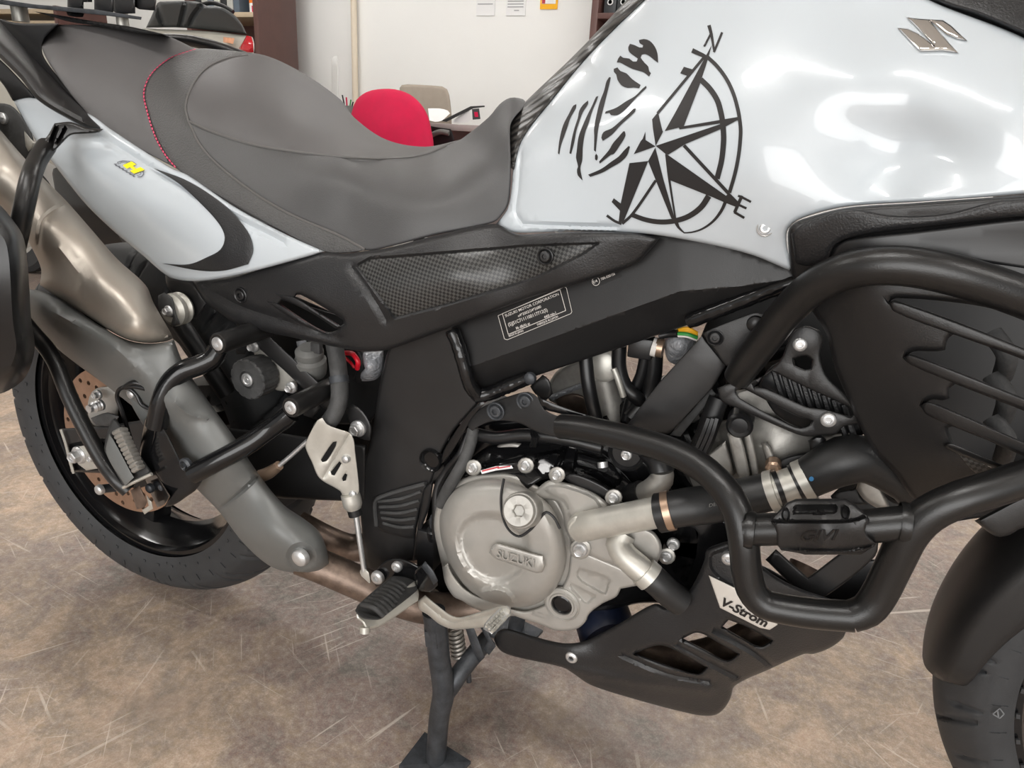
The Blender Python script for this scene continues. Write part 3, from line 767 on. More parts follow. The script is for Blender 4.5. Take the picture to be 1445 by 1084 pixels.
# ------------------------------------------------------------------ wheels
def wheel(name, cx, cz, R, hw, rb, par_spokes, groove_n, tm, disc_y=None, disc_r=.13, label=None):
    hub = None
    NA, pf = 720, []
    u = np.linspace(-1, 1, 45)
    prof = []
    for t in u:                                     # tyre section from bead to bead
        s = abs(t)
        if s < .62: a = s / .62; y = a * hw * .93; r = R - .036 * a ** 2.3
        else:
            a = (s - .62) / .38; y = hw * (.93 + .07 * math.sin(a * math.pi * .5) * 1.0 - .28 * max(0, a - .45) ** 1.3); r = (R - .036) + (rb + .002 - (R - .036)) * a
        prof.append((r, math.copysign(y, t)))
    prof = np.array(prof)
    th = np.linspace(0, 2 * np.pi, NA, endpoint=False)
    TH, _ = np.meshgrid(th, u, indexing='ij')
    Rr = np.broadcast_to(prof[:, 0], TH.shape).copy(); Yy = np.broadcast_to(prof[:, 1], TH.shape)
    ay = np.abs(Yy) / hw
    side = np.where(Yy < 0, 0, .5)
    ph = (TH / (2 * np.pi) * groove_n + side + ay * .55) % 1.0
    g1 = (np.abs(ph - .5) < .045) & (ay > .18) & (ay < .93)
    ph2 = (TH / (2 * np.pi) * groove_n + side + .5 + ay * .25) % 1.0
    g2 = (np.abs(ph2 - .5) < .04) & (ay > .55) & (ay < .98)
    Rr -= np.where((g1 | g2) & (Rr > R - .04), .0055, 0)
    rn = np.abs(Rr - (R - .047)) < .0015
    YD = np.where(rn, .0012, 0) * np.sign(Yy)
    V = np.stack([cx + Rr * np.cos(TH), Yy + YD, cz + Rr * np.sin(TH)], -1).reshape(-1, 3)
    n = len(u); Fc = []
    for i in range(NA):
        k = (i + 1) % NA
        for j in range(n - 1): Fc.append((i*n+j, i*n+j+1, k*n+j+1, k*n+j))
    tyre = mk(name + '_tyre', V, Fc, tm, B, angle=55)
    hp = len(u) // 2; pr_r = prof[:hp, 0]; pr_y = prof[:hp, 1]
    ysid = lambda r: float(np.interp(r, pr_r, pr_y))
    V2, F2 = [], []
    def mark(a, r0, r1, wd):
        b = len(V2)
        for r, s in ((r0, -1), (r0, 1), (r1, 1), (r1, -1)):
            an = a + s * wd / r / 2; V2.append((cx + r * math.cos(an), ysid(r) - .0013, cz + r * math.sin(an)))
        for k_ in range(4): v_ = V2[b + k_]; V2.append((v_[0], v_[1] + .003, v_[2]))
        F2.append((b, b + 1, b + 2, b + 3)); F2.extend((b + i_, b + (i_ + 1) % 4, b + 4 + (i_ + 1) % 4, b + 4 + i_) for i_ in range(4))
    for k in range(46):
        a = 2 * math.pi * k / 46
        mark(a, R - .058, R - .046, .0018); mark(a + .05, R - .078, R - .074, .006)
        if k % 6 == 0: mark(a, rb + .01, R - .05, .0016)
        if k % 6 == 1: mark(a, rb + .01, R - .05, .0016)
    mk('sidewall_lines', V2, F2, tm, tyre)['kind'] = 'stuff'
    w = hw * .74
    pr = [(rb + .004, -w - .004), (rb + .006, -w + .001), (rb - .001, -w + .004), (rb - .006, -w + .002), (rb - .012, -w + .010), (rb - .020, -w * .5), (rb - .028, -w * .3), (rb - .028, w * .3), (rb - .012, w - .010), (rb + .006, w - .001), (rb + .004, w + .004), (rb - .004, w), (rb - .03, w * .35), (rb - .036, 0), (rb - .03, -w * .35), (rb - .012, -w * .75), (rb - .006, -w - .003), (rb + .004, -w - .004)]
    rim = lathe(name + '_rim', (cx, 0, cz), [(r, -y) for r, y in pr], M['gloss_black'], B, seg=96)
    lathe('hub', (cx, 0, cz), [(.02, -.07), (.05, -.065), (.055, -.02), (.045, 0), (.055, .02), (.05, .065), (.02, .07)], M['gloss_black'], rim, seg=32)
    for k in range(par_spokes):
        a = 2 * math.pi * (k + .15) / par_spokes
        d = np.array([math.cos(a), 0, math.sin(a)]); t = np.array([-math.sin(a), 0, math.cos(a)]); yv = np.array([0, 1., 0])
        vs = []
        for rr, wd, yh in ((.045, .03, .03), (.12, .017, .02), (rb - .026, .022, .022)):
            c = np.array([cx, 0, cz]) + d * rr
            vs += [c + t*wd + yv*yh*.5, c + t*wd*.6 - yv*yh, c - t*wd*.6 - yv*yh, c - t*wd + yv*yh*.5]
        fs = []
        for s in (0, 4): fs += [(s+i, s+(i+1) % 4, s+4+(i+1) % 4, s+4+i) for i in range(4)]
        fs += [(0, 1, 2, 3), (8, 9, 10, 11)]
        mk('spoke', vs, fs, M['gloss_black'], rim)
    return tyre, rim
rt_, rim_r = wheel('rear', 0.0, .345, .321, .075, .228, 3, 22, M['rubber'])
ft_, rim_f = wheel('front', 1.566, .329, .329, .056, .254, 3, 26, M['rubber'])
# rear brake disc with drilled holes
def disc(cx, cy, cz, ro, ri, par):
    out = [(cx + ro*math.cos(a), cz + ro*math.sin(a)) for a in np.linspace(0, 2*np.pi, 96, endpoint=False)]
    rings = [np.array(out), np.array([(cx + ri*math.cos(a), cz + ri*math.sin(a)) for a in np.linspace(0, 2*np.pi, 60, endpoint=False)])]
    for k in range(16):
        for j, rr in enumerate((ri + (ro-ri)*.28, ri + (ro-ri)*.55, ri + (ro-ri)*.8)):
            a = 2*math.pi*(k + j*.33)/16; hx, hz = cx + rr*math.cos(a), cz + rr*math.sin(a)
            rings.append(np.array([(hx + .0042*math.cos(b), hz + .0042*math.sin(b)) for b in np.linspace(0, 2*np.pi, 8, endpoint=False)]))
    pts, ed = [], []
    for r in rings:
        n0 = len(pts); pts += [Vector(q) for q in r]; ed += [(n0+i, n0+(i+1) % len(r)) for i in range(len(r))]
    res = delaunay_2d_cdt(pts, ed, [], 0, 1e-6)
    v2 = np.array([(v.x, v.y) for v in res[0]]); t = np.array([f for f in res[2] if len(f) == 3]); c = v2[t].mean(1)
    ok = inside(c, rings[0])
    for h in rings[1:]: ok &= ~inside(c, h)
    t = t[ok]; n = len(v2)
    V = np.concatenate([np.c_[v2[:, 0], np.full(n, cy - .0025), v2[:, 1]], np.c_[v2[:, 0], np.full(n, cy + .0025), v2[:, 1]]])
    cnt = {}
    for q in t:
        for a, b in ((q[0], q[1]), (q[1], q[2]), (q[2], q[0])): cnt[(min(a, b), max(a, b))] = cnt.get((min(a, b), max(a, b)), 0) + 1
    fs = [tuple(q) for q in t] + [tuple(q[::-1] + n) for q in t] + [(a, b, b+n, a+n) for (a, b), k in cnt.items() if k == 1]
    return mk('brake_disc', V, fs, M['disc'], par)
disc(0, -.085, .345, .13, .085, rim_r)
lathe('disc_carrier', (0, -.07, .345), [(.03, 0), (.03, .014), (.09, .016), (.09, .012), (.03, .004)], M['gloss_black'], rim_r, seg=40)
# tyre maker's mark on the front sidewall
fm = N('tyre_mark'); fm.set(Base_Color=srgb(.42, .43, .44), Roughness=.6)
fy = lambda px, py: np.full(np.size(px), -.0585)
decal('sidewall_mark', [stroke([(1401,1008),(1411,1000)], 1.6), stroke([(1411,1000),(1417,1008)], 1.6), stroke([(1417,1008),(1411,1014)], 1.6), stroke([(1411,1014),(1401,1008)], 1.6), stroke([(1408,1004),(1409,1012)], 2.2)], fy, fm.m, ft_, off=-.001)

def mirrored(o):
    """the same part on the other side of the bike"""
    me = o.data.copy()
    for v in me.vertices: v.co.y *= -1
    me.flip_normals()
    c = bpy.data.objects.new(o.name.split('.')[0], me); col.objects.link(c)
    c.parent = o.parent; c.matrix_parent_inverse = o.matrix_parent_inverse.copy()
    return c

# --- swingarm
D_sw = TPS([(85,605,-.158),(93,660,-.158),(300,640,-.14),(512,630,-.125),(512,705,-.125)])
sw = surf('swingarm', [(85,605),(150,601),(205,592),(300,602),(400,612),(516,628),(516,708),(400,704),(280,684),(150,668),(100,666),(93,628)], D_sw, M['frame'], B, th=.04, edge=(5, .004), sm=False,
          mods=[bump([(96,626),(150,618),(152,664),(104,664)], -.008, 4, False)], step=10)
mirrored(sw)
tube('arm_end_edge', [(86,606,-.161),(93,627,-.161),(98,648,-.161),(104,668,-.161)], .0022, M['alu'], sw, seg=6)
surf('axle_block', [(104,632),(140,624),(146,632),(146,660),(122,664),(110,655)], -.158, M['alu'], sw, th=.01, edge=(2, .001), sm=False)
bolt(112, 642, -.158, 13, 'hex', M['zinc'], sw, 'axle_nut')
bolt(131, 646, -.158, 7, 'hex', M['zinc'], sw, 'axle_nut')
tube('swingarm_pivot', [(.6, -.12, .455), (.6, .12, .455)], .024, M['frame'], B, w3=True)
# caliper above the axle
cal = surf('brake_caliper', [(126,560),(136,548),(158,545),(168,562),(166,600),(150,606),(132,600),(124,585)], -.118, M['cast'], B, th=.05, edge=(5, .005))
surf('caliper_bracket', [(128,590),(152,582),(168,588),(160,602),(136,600)], -.16, M['dusty'], cal, th=.02, edge=(4, .004))
lathe('bleed_spring', P(143, 571, -.15), [(0, 0), (.009, 0), (.009, .004), (.007, .006), (.009, .008), (.007, .011), (.009, .013), (.006, .017), (.006, .022), (0, .022)], M['zinc'], cal)
bolt(138, 557, -.13, 7, 'hex', M['zinc'], cal)

# --- exhaust
D_muf = TPS([(-60,110,-.2),(0,182,-.205),(93,283,-.208),(166,367,-.215),(217,428,-.222),(244,476,-.228),(-60,180,-.25),(0,240,-.252),(70,320,-.258),(140,400,-.262),(195,450,-.262),(-60,235,-.25),(0,292,-.252),(61,380,-.256),(133,453,-.256),(210,484,-.254)])
muf = surf('muffler', [(-60,110),(0,183),(50,240),(93,283),(130,325),(166,366),(206,403),(217,428),(241,470),(244,478),(233,482),(210,484),(186,481),(166,473),(133,453),(100,430),(76,416),(56,402),(58,380),(45,350),(30,325),(0,292),(-60,235)],
    D_muf, M['muffler'], B, th=.09, edge=(16, .022), step=9, mods=[groove([(90,290),(72,299),(58,314),(54,345)], .003, 5), groove([(84,350),(104,376),(116,394),(114,414),(124,434)], -.0025, 9)])
muf['label'] = 'champagne coloured steel silencer'
D_shd = TPS([(40,408,-.238),(100,434,-.252),(133,456,-.256),(186,484,-.258),(244,482,-.24),(262,519,-.236),(299,573,-.228),(365,669,-.218),(430,735,-.212),(464,790,-.208),(83,446,-.266),(166,498,-.272),(240,572,-.266),(310,660,-.255),(380,748,-.246),(425,786,-.243),
    (60,470,-.236),(93,502,-.236),(160,552,-.238),(206,590,-.235),(235,640,-.23),(309,722,-.224),(383,800,-.22),(420,809,-.215)])
shd = surf('heat_shield', [(38,407),(70,414),(100,431),(133,454),(166,474),(187,482),(210,485),(233,483),(245,479),(262,519),(299,573),(332,619),(365,669),(400,712),(430,733),(450,750),(461,775),(464,795),(450,806),(420,809),(383,800),(345,768),(309,722),(270,682),(235,640),(206,592),(160,552),(93,502),(60,472),(38,440)],
    D_shd, M['shield'], B, th=.07, edge=(12, .016), step=9, mods=[groove([(372,664),(345,690),(302,724)], .004, 4), groove([(247,568),(265,584),(292,592)], -.002, 5), groove([(62,432),(120,466),(166,494),(205,536),(228,568)], -.0035, 14), bump([(425+22*math.cos(a), 786+21*math.sin(a)) for a in np.linspace(0, 6.28, 17)[:-1]], -.007, 7)])
shd['label'] = 'grey heat shield over the exhaust'
bolt(425, 786, -.2375, 13, 'dome', M['zinc'], shd)
tube('exhaust_pipe', [(425,788,-.19),(462,803,-.18),(510,824,-.165),(560,846,-.15),(605,858,-.13),(650,858,-.1),(710,850,-.07)], .0225, M['pipe'], B, seg=20)
tube('exhaust_pipe', [(420,740,-.1),(462,762,-.09),(495,773,-.07),(540,770,-.05),(620,780,-.02)], .021, M['pipe'], B, seg=20)

# --- pannier rack on the right side
def standoff(px, py, yf, yb):
    c = P(px, py, yf); r = .0132
    L = yb - yf
    o = lathe('rack_standoff', c, [(0, -L), (r, -L), (r, -.001), (r*.9, .0015), (r*.72, .0015), (r*.66, -.001), (0, -.001)], M['tube'], B)
    lathe('standoff_bolt', c, [(.0085, -.003), (.0085, .002), (.006, .003), (.0045, .003, 'h'), (.0042, .0005, 'h'), (0, .0005)], M['zinc'], o)
    return o
standoff(308, 485, -.225, -.14); standoff(411, 575, -.215, -.13)
tube('rack_tube', [(308,493,-.215),(300,506,-.222),(284,514,-.23),(258,524,-.243),(240,541,-.252),(228,570,-.26),(221,602,-.264)], .0128, M['gloss_black'], B)
tube('rack_tube', [(410,583,-.205),(402,590,-.208),(380,606,-.215),(345,630,-.235),(308,650,-.252),(272,669,-.264)], .0128, M['gloss_black'], B)
tube('rack_tube', [(10,425,-.262),(45,468,-.263),(66,492,-.265),(80,515,-.267),(98,560,-.272),(125,615,-.278),(148,655,-.282),(166,678,-.284),(182,692,-.28)], .0098, M['tube'], B)
rb = surf('rack_bracket', [(206,589),(214,580),(228,600),(236,612),(250,640),(262,662),(288,674),(278,690),(262,702),(245,713),(232,716),(240,700),(232,688),(216,658),(212,640),(219,606)],
    [(219,606,-.268),(206,589,-.264),(212,640,-.274),(262,662,-.268),(232,688,-.276),(280,684,-.262)], M['gloss_black'], B, th=.006, edge=(3, .003), step=9)
surf('bracket_flange', [(205,590),(219,606),(213,640),(217,660),(240,700),(232,712),(222,716),(210,690),(197,650),(200,615)], [(205,590,-.245),(219,606,-.268),(213,640,-.274),(198,650,-.25),(236,705,-.276),(212,692,-.25)], M['gloss_black'], rb, th=.004, edge=(2, .001), step=9)
lathe('bracket_bush', P(266, 654, -.262), [(0, 0), (.007, 0), (.009, .002), (.009, .006), (.006, .008), (.004, .004), (0, .004)], M['stand'], rb)
bolt(212, 689, -.262, 7, 'dome', M['stand'], rb); bolt(228, 688, -.27, 5, 'dome', M['stand'], rb)
pg = surf('passenger_footpeg', [(157,593),(163,590),(172,603),(203,650),(215,667),(178,689),(173,684),(150,642),(147,632)], [(160,592,-.272),(215,668,-.286),(148,638,-.288),(176,686,-.292)], M['peg_rubber'], B, th=.03, edge=(4, .005), step=8)
surf('peg_side', [(154,612),(160,620),(189,674),(177,686),(150,640)], [(154,612,-.286),(189,674,-.2965),(150,640,-.2925)], M['shield'], pg, th=.004, edge=(2, .001))
for k in range(10):
    t = k / 9
    tube('peg_rib', [(162 + 27*t, 611 + 53*t, -.285 - .008*t), (170 + 25*t, 607 + 53*t, -.290 - .006*t), (178 + 23*t, 607 + 51*t, -.282 - .006*t)], .0034, M['cast_raw'], pg, seg=8)
tube('peg_rim', [(174,688,-.294),(190,680,-.293),(214,669,-.288)], .0022, M['alu'], pg, seg=6)
surf('peg_hinge', [(184,692),(197,685),(208,708),(204,716),(193,719)], -.272, M['pipe'], pg, th=.02, edge=(3, .002), sm=False)
surf('peg_hinge', [(206,698),(214,708),(216,718),(204,726),(200,720),(210,714)], -.276, M['alu'], pg, th=.01, edge=(2, .002))
bolt(141, 691, -.27, 7.5, 'dome', M['zinc'], B, 'rack_washer')
tube('rack_pin', [(144,690,-.266),(163,688,-.25)], .006, M['stand'], B)
tube('brake_line', [(193,650,-.235),(184,618,-.245),(172,580,-.252),(165,560,-.254),(169,549,-.254),(180,547,-.252),(192,556,-.25),(200,571,-.25),(214,578,-.248)], .0026, M['plastic_smooth'], B, seg=8)
surf('stay_lever', [(174,549),(186,544),(204,556),(222,577),(212,592),(202,600),(190,580)], -.24, M['shield'], B, th=.006, edge=(3, .003))
bolt(186, 556, -.243, 7, 'dome', M['zinc'], B)
tube('brake_hose', [(205,548,-.255),(190,545,-.258),(175,547,-.26),(190,540,-.258),(206,546,-.252),(222,560,-.25)], .0035, M['plastic_smooth'], B, seg=8)

# --- shock adjuster, brake fluid reservoir and what shows between the frame tubes
kn = lathe('preload_knob', P(349, 536, -.165), [(0, -.03), (.027, -.03), (.028, -.02), (.028, -.001), (.0262, .001), (.012, .001), (.011, -.002), (0, -.002)], M['dusty'], B, seg=112)
cc = P(349, 536, -.165)
for v in kn.data.vertices:
    dx, dz = v.co.x - cc[0], v.co.z - cc[2]; r = math.hypot(dx, dz)
    if r > .02:
        a = math.atan2(dz, dx); s = 1 - .055 * max(0, math.cos(14 * a)) ** 3; v.co.x = cc[0] + dx * s; v.co.z = cc[2] + dz * s
lathe('knob_plug', P(349, 536, -.1655), [(.009, -.002), (.009, .001), (.006, .0018), (.005, .0005), (.0025, .0005), (.002, .0015), (0, .0015)], M['zinc'], kn)
surf('adjuster_bracket', [(352,476),(368,480),(392,500),(413,520),(420,545),(405,552),(385,548),(366,520)], -.132, M['alu'], B, th=.012, edge=(5, .005))
surf('subframe_rail', [(328,452),(366,462),(420,512),(474,563),(474,585),(455,575),(400,522),(350,478)], -.142, M['frame'], B, th=.025, edge=(3, .003), sm=False)
surf('rack_mount', [(333,462),(349,470),(356,484),(346,500),(334,500),(330,480)], -.146, M['frame'], B, th=.01)
surf('rack_mount', [(432,560),(446,562),(452,576),(440,590),(428,586)], -.138, M['frame'], B, th=.01)
bolt(358, 489, -.142, 8.5, 'hex', M['zinc'], B); bolt(411, 547, -.142, 8.5, 'hex', M['zinc'], B)
rs = lathe('fluid_reservoir', P(440, 527, -.118), [(0, 0), (.019, 0), (.021, .01), (.021, .022), (.017, .026), (.0185, .03), (.0185, .036), (.015, .04), (.013, .042), (0, .042)], M['grey_plastic'], B, axis=(.12, -.25, 1))
box('reservoir_tab', tuple(P(447, 492, -.13) - np.array([.007, .004, .006])), tuple(P(447, 492, -.13) + np.array([.007, .004, .008])), M['dusty'], rs, .001)
surf('reservoir_bracket', [(418,482),(432,480),(436,500),(424,510)], -.10, M['foil'], B, th=.01)
tube('brake_hose', [(471,482,-.135),(476,510,-.142),(479,540,-.15),(478,568,-.158),(467,592,-.166),(452,607,-.17)], .0112, M['dusty'], B)
tube('hose_clamp', [(478,531,-.147),(479,541,-.15)], .0125, M['stand'], B)
tube('red_wire', [(488,498,-.10),(498,500,-.115),(505,510,-.12),(504,520,-.115)], .0035, M['red'], B, seg=8)
tube('red_wire', [(487,505,-.10),(495,512,-.112),(500,519,-.112)], .002, M['red'], B, seg=8)
tube('wiring_loom', [(485,492,-.09),(505,496,-.1),(511,515,-.1),(505,535,-.09)], .006, M['deep'], B, seg=8)
surf('foil_wrap', [(508,497),(541,495),(541,520),(533,534),(520,538),(500,537),(515,520)], [(508,497,-.10),(541,495,-.09),(520,520,-.12),(533,534,-.09),(505,537,-.09)], M['foil'], B, th=.02, edge=(6, .008), step=6)
hp = surf('heel_plate', [(448,593),(455,590),(462,599),(476,605),(493,611),(499,620),(501,636),(507,692),(504,701),(483,699),(480,693),(451,675),(440,652),(431,631),(433,621)],
    [(448,593,-.188),(499,620,-.172),(431,631,-.19),(507,692,-.165),(451,675,-.185),(470,640,-.178)], M['alu'], B, th=.004, edge=(2, .001), step=8,
    holes=[[(470,624),(475,623),(474,629),(461,650),(455,652),(453,649)], [(479,651),(482,654),(472,671),(468,670),(467,666)], [(487,668),(490,670),(488,678),(484,679),(483,675)]], mods=[groove([(492,614),(474,644),(457,673)], .0015, 4)])
bolt(488, 648, -.174, 6, 'dome', M['zinc'], hp); bolt(498, 697, -.167, 6, 'dome', M['zinc'], hp)
mc = tube('master_cylinder', [(494,697,-.165),(498,712,-.165),(500,719,-.165)], [.0125, .0125, .009], M['alu'], B)
tube('rubber_boot', [(499,716,-.165),(502,727,-.165)], .0095, M['plastic_smooth'], mc)
tube('push_rod', [(502,725,-.165),(508,765,-.168),(514,806,-.17)], .0037, M['zinc'], mc, seg=10)
surf('clevis', [(508,805),(514,802),(521,808),(523,830),(517,837),(510,835),(507,820)], -.174, M['alu'], mc, th=.014, edge=(3, .003)); bolt(515, 831, -.174, 5, 'dome', M['zinc'], mc, 'clevis_pin')
tube('brake_cable', [(434,622,-.175),(412,642,-.18),(392,659,-.185)], .003, M['zinc'], B, seg=8)
tube('cable_sleeve', [(394,657,-.185),(380,667,-.186),(368,672,-.187)], [.0065, .0082, .0088], M['copper'], B, seg=12)
surf('swingarm_guard', [(488,578),(497,570),(512,580),(524,602),(522,622),(506,618),(494,600)], -.145, M['frame'], B, th=.01)
bolt(505, 605, -.147, 12, 'hex', M['zinc'], B)
tube('hugger_strap', [(246,446,-.11),(270,480,-.115),(296,520,-.11),(320,556,-.1)], .013, M['deep'], B, seg=8)
surf('inner_fender', [(150,300),(330,380),(560,480),(545,640),(520,690),(420,640),(330,560),(262,500)], .11, M['deep'], B, th=.03)
surf('battery_box', [(330,400),(560,470),(545,560),(520,600),(440,590),(380,520)], -.03, M['deep'], B, th=.13)
# ------------------------------------------------------------------ engine
blk = surf('crankcase', [(640,600),(700,590),(800,590),(905,640),(960,700),(1030,735),(1050,780),(1020,825),(950,850),(900,852),(830,868),(740,870),(640,846),(600,838),(592,790),(604,720),(618,670)], -.10, M['gloss_black'], B, th=.2, edge=(10, .01))
blk['label'] = 'black painted crankcase'
D_cl = TPS([(620,735,-.178),(700,676,-.18),(799,780,-.186),(712,852,-.182),(712,765,-.192),(660,780,-.19),(760,740,-.19)])
clutch = surf('clutch_cover', [(620,735),(626,712),(640,692),(660,681),(688,676),(714,678),(745,690),(775,712),(792,745),(799,778),(796,806),(782,834),(762,850),(738,857),(702,853),(667,837),(641,806),(625,770)],
    D_cl, M['cast'], B, th=.05, edge=(22, .026), step=6,
    mods=[bump([(642,762),(650,738),(672,723),(705,723),(735,738),(749,762),(749,790),(735,812),(705,826),(676,820),(652,796)], -.0075, 11),
          bump([(672,840),(676,830),(700,826),(715,830),(726,840),(732,852),(720,866),(690,862)], .008, 7)])
clutch['label'] = 'round cast clutch cover'
D_bar = lambda px, py: D_cl(px, py) - .0015
nb = surf('name_bar', [(690,780),(693,771),(700,767),(710,769),(766,785),(769,800),(765,808),(757,809),(720,796),(698,788)], -.1965, M['cast'], clutch, th=.02, edge=(4, .004))
text('embossed_name', 'SUZUKI', (700, 787), (15.8, 4.4), (1.5, -17), -.1965, M['cast'], clutch, h=.0035, off=.0004, bold=.0)
surf('clutch_flange', [(612,740),(620,705),(640,684),(662,672),(690,668),(720,668),(752,682),(785,704),(803,740),(810,780),(806,812),(790,842),(772,858),(745,868),(706,868),(668,855),(640,830),(630,822),(624,800),(618,775)],
    -.150, M['cast'], B, th=.05, edge=(6, .006), step=14)
surf('cover_lip', [(624,800),(632,795),(640,812),(655,830),(675,842),(712,853),(722,856),(715,868),(690,866),(668,858),(652,848),(640,842),(628,822)], -.166, M['cast'], clutch, th=.03, edge=(4, .005), step=8)
# oil filler and the cut-out round it
fil = lathe('oil_filler_cap', P(733, 721, -.212), [(.021, -.03), (.0205, -.006), (.0205, -.004), (.0195, -.001), (.018, .0), (.0178, .003), (.0165, .005), (.0075, .005), (.0066, .004, 'h'), (.006, .0005, 'h'), (0, .0005)], M['cast_raw'], clutch, seg=36, axis=(.06, -.88, .42))
tube('cover_joint', on(D_cl, [(711,676),(707,700),(709,728),(718,748),(732,757),(748,748),(760,734),(771,723),(782,731),(790,746)], -.001), .0016, M['deep'], clutch, seg=6)
# gear and water pump side casting
D_pm = -.165
pump = surf('water_pump_cover', [(751,698),(760,688),(774,678),(789,679),(824,689),(848,702),(862,716),(868,735),(900,742),(924,752),(934,775),(920,805),(895,822),(870,800),(845,790),(812,770),(799,750),(793,722),(785,708),(760,703)],
    D_pm, M['cast'], B, th=.06, edge=(6, .007), step=9, mods=[bump([(766,690),(778,684),(800,686),(840,702),(852,722),(840,742),(812,752),(803,730),(795,708),(775,698)], .004, 4)])
gear = surf('gear_case_cover', [(806,782),(815,776),(850,790),(898,812),(902,818),(898,827),(876,831),(870,842),(850,852),(832,866),(826,878),(813,888),(785,890),(762,881),(724,868),(716,858),(745,862),(780,846),(800,815)],
    -.158, M['cast'], B, th=.06, edge=(4, .004), step=7,
    mods=[bump([(811,811),(817,801),(852,811),(862,818),(856,840),(848,838),(820,822)], -.003, 3, False), bump([(802,828),(806,822),(842,841),(830,853),(824,852)], -.003, 3, False)])
lathe('sight_glass_ring', P(793, 853, -.1585), [(.022, -.004), (.0225, .001), (.0205, .003), (.0195, .001), (.0165, .001), (.0155, .003), (.0135, .003), (.0125, -.001)], M['cast'], gear, seg=36)
lathe('sight_glass', P(793, 853, -.1585), [(.0128, -.002), (.0128, .0012), (.0105, .0022), (.010, .0008), (0, .0018)], M['gloss_black'], gear, seg=30)
text('cast_lettering', 'SUZUKI', (749, 868), (8.6, 2.6), (1, -9), -.158, M['cast'], gear, h=.0012, off=.0004, bold=.01)
for px, py, y, rp in ((668,660,-.155,7.5), (742,657,-.155,7.5), (786,670,-.168,7.5), (866,702,-.168,8), (819,775,-.168,11), (941,785,-.15,8)):
    bolt(px, py, y, rp, 'hex', M['zinc'], B, 'cover_bolt')
    surf('bolt_boss', [(px + (rp+4.5)*math.cos(a), py + (rp+4)*math.sin(a)) for a in np.linspace(0, 6.283, 13)[:-1]], y, M['cast'], B, th=.03, edge=(3, .003))
pipe = tube('coolant_pipe', [(818,745,-.172),(835,741,-.18),(880,732,-.187),(932,722,-.195)], .0165, M['alu'], B, seg=24)
lathe('pipe_end', P(819, 746, -.182), [(.015, -.02), (.015, .0), (.012, .004), (0, .005)], M['alu'], pipe)
tube('coolant_elbow', [(880,752,-.165),(873,768,-.172),(882,784,-.178),(900,800,-.182),(914,812,-.184)], [.014, .0145, .0145, .0145, .014], M['alu'], B, seg=20)
# upper case between cover and crash bar
surf('upper_case', [(655,672),(662,650),(690,630),(740,618),(800,618),(850,640),(880,668),(900,690),(880,712),(850,700),(800,680),(770,676),(745,690),(720,672),(690,668)],
    [(655,672,-.135),(740,618,-.11),(850,640,-.11),(900,700,-.13),(760,680,-.15),(700,668,-.145),(800,650,-.125)], M['gloss_black'], B, th=.05, edge=(6, .006), step=7,
    mods=[bump([(676,655),(740,640),(750,652),(735,668),(690,664)], .006, 5), bump([(758,640),(800,632),(790,662),(765,676),(752,660)], .008, 5), bump([(812,634),(866,652),(880,676),(866,690),(830,670),(808,662)], .007, 5), groove([(815,660),(845,668),(872,682)], -.006, 4), groove([(800,626),(785,660)], -.006, 4)])
surf('case_ridge', [(668,664),(700,656),(740,650),(748,658),(742,668),(700,668),(672,672)], -.152, M['gloss_black'], B, th=.02, edge=(5, .005))
surf('gasket_strip', [(790,672),(810,668),(846,682),(872,700),(884,716),(870,716),(850,702),(815,688)], -.158, M['plastic_smooth'], B, th=.02, edge=(4, .004))
decal('paint_mark', [[(678,664),(700,658),(722,657),(724,661),(700,664),(680,669)]], lambda px, py: np.full(np.size(px), -.1535), M['paper'], blk); decal('paint_mark', [stroke([(680,665),(704,659)], 2), stroke([(702,661),(720,658)], 1.6)], lambda px, py: np.full(np.size(px), -.1545), M['redpaint'], blk)
surf('case_casting', [(690,634),(715,624),(738,626),(730,640),(705,650),(692,648)], -.12, M['cast_raw'], B, th=.03, edge=(5, .005))
tube('vent_stub', [(850,652,-.13),(851,660,-.132)], .006, M['zinc'], B)
# hoses and cables at the left of the clutch cover
tube('cable', [(668,606,-.13),(664,625,-.14),(655,650,-.15),(645,668,-.155),(632,690,-.155),(622,712,-.15)], .0075, M['dusty'], B)
tube('cable', [(660,612,-.12),(650,640,-.13),(630,665,-.13),(617,690,-.135),(615,725,-.14),(614,760,-.14)], .005, M['plastic_smooth'], B)
tube('cable', [(668,612,-.125),(700,618,-.13),(740,614,-.13),(790,618,-.13),(850,632,-.13)], .008, M['plastic_smooth'], B)
for k in range(3): tube('cable_tie', [(748 + 3*k, 606, -.128),(752 + 3*k, 618, -.143),(749 + 3*k, 630, -.128)], .0018, M['plastic_smooth'], B, seg=6)
tube('small_cable', [(770,612,-.12),(800,612,-.125),(840,620,-.12)], .004, M['cast_raw'], B, seg=8)
box('connector', tuple(P(606, 770, -.12) - np.array([.012, .015, .03])), tuple(P(606, 770, -.12) + np.array([.014, .02, .03])), M['plastic_smooth'], B, .003)
lathe('switch_nut', P(614, 735, -.135), [(.008, -.01), (.008, .004, 'h'), (.006, .008, 'h'), (0, .008)], M['stand'], B, axis=(0, -.3, 1))
lathe('switch_nut', P(612, 752, -.135), [(.009, -.01), (.009, .006), (.007, .008), (0, .008)], M['plastic_smooth'], B, axis=(0, -.3, 1))
surf('side_seal', [(598,690),(612,678),(606,715),(596,745),(590,790),(582,792),(588,750),(594,712)], -.132, M['plastic_smooth'], B, th=.01)
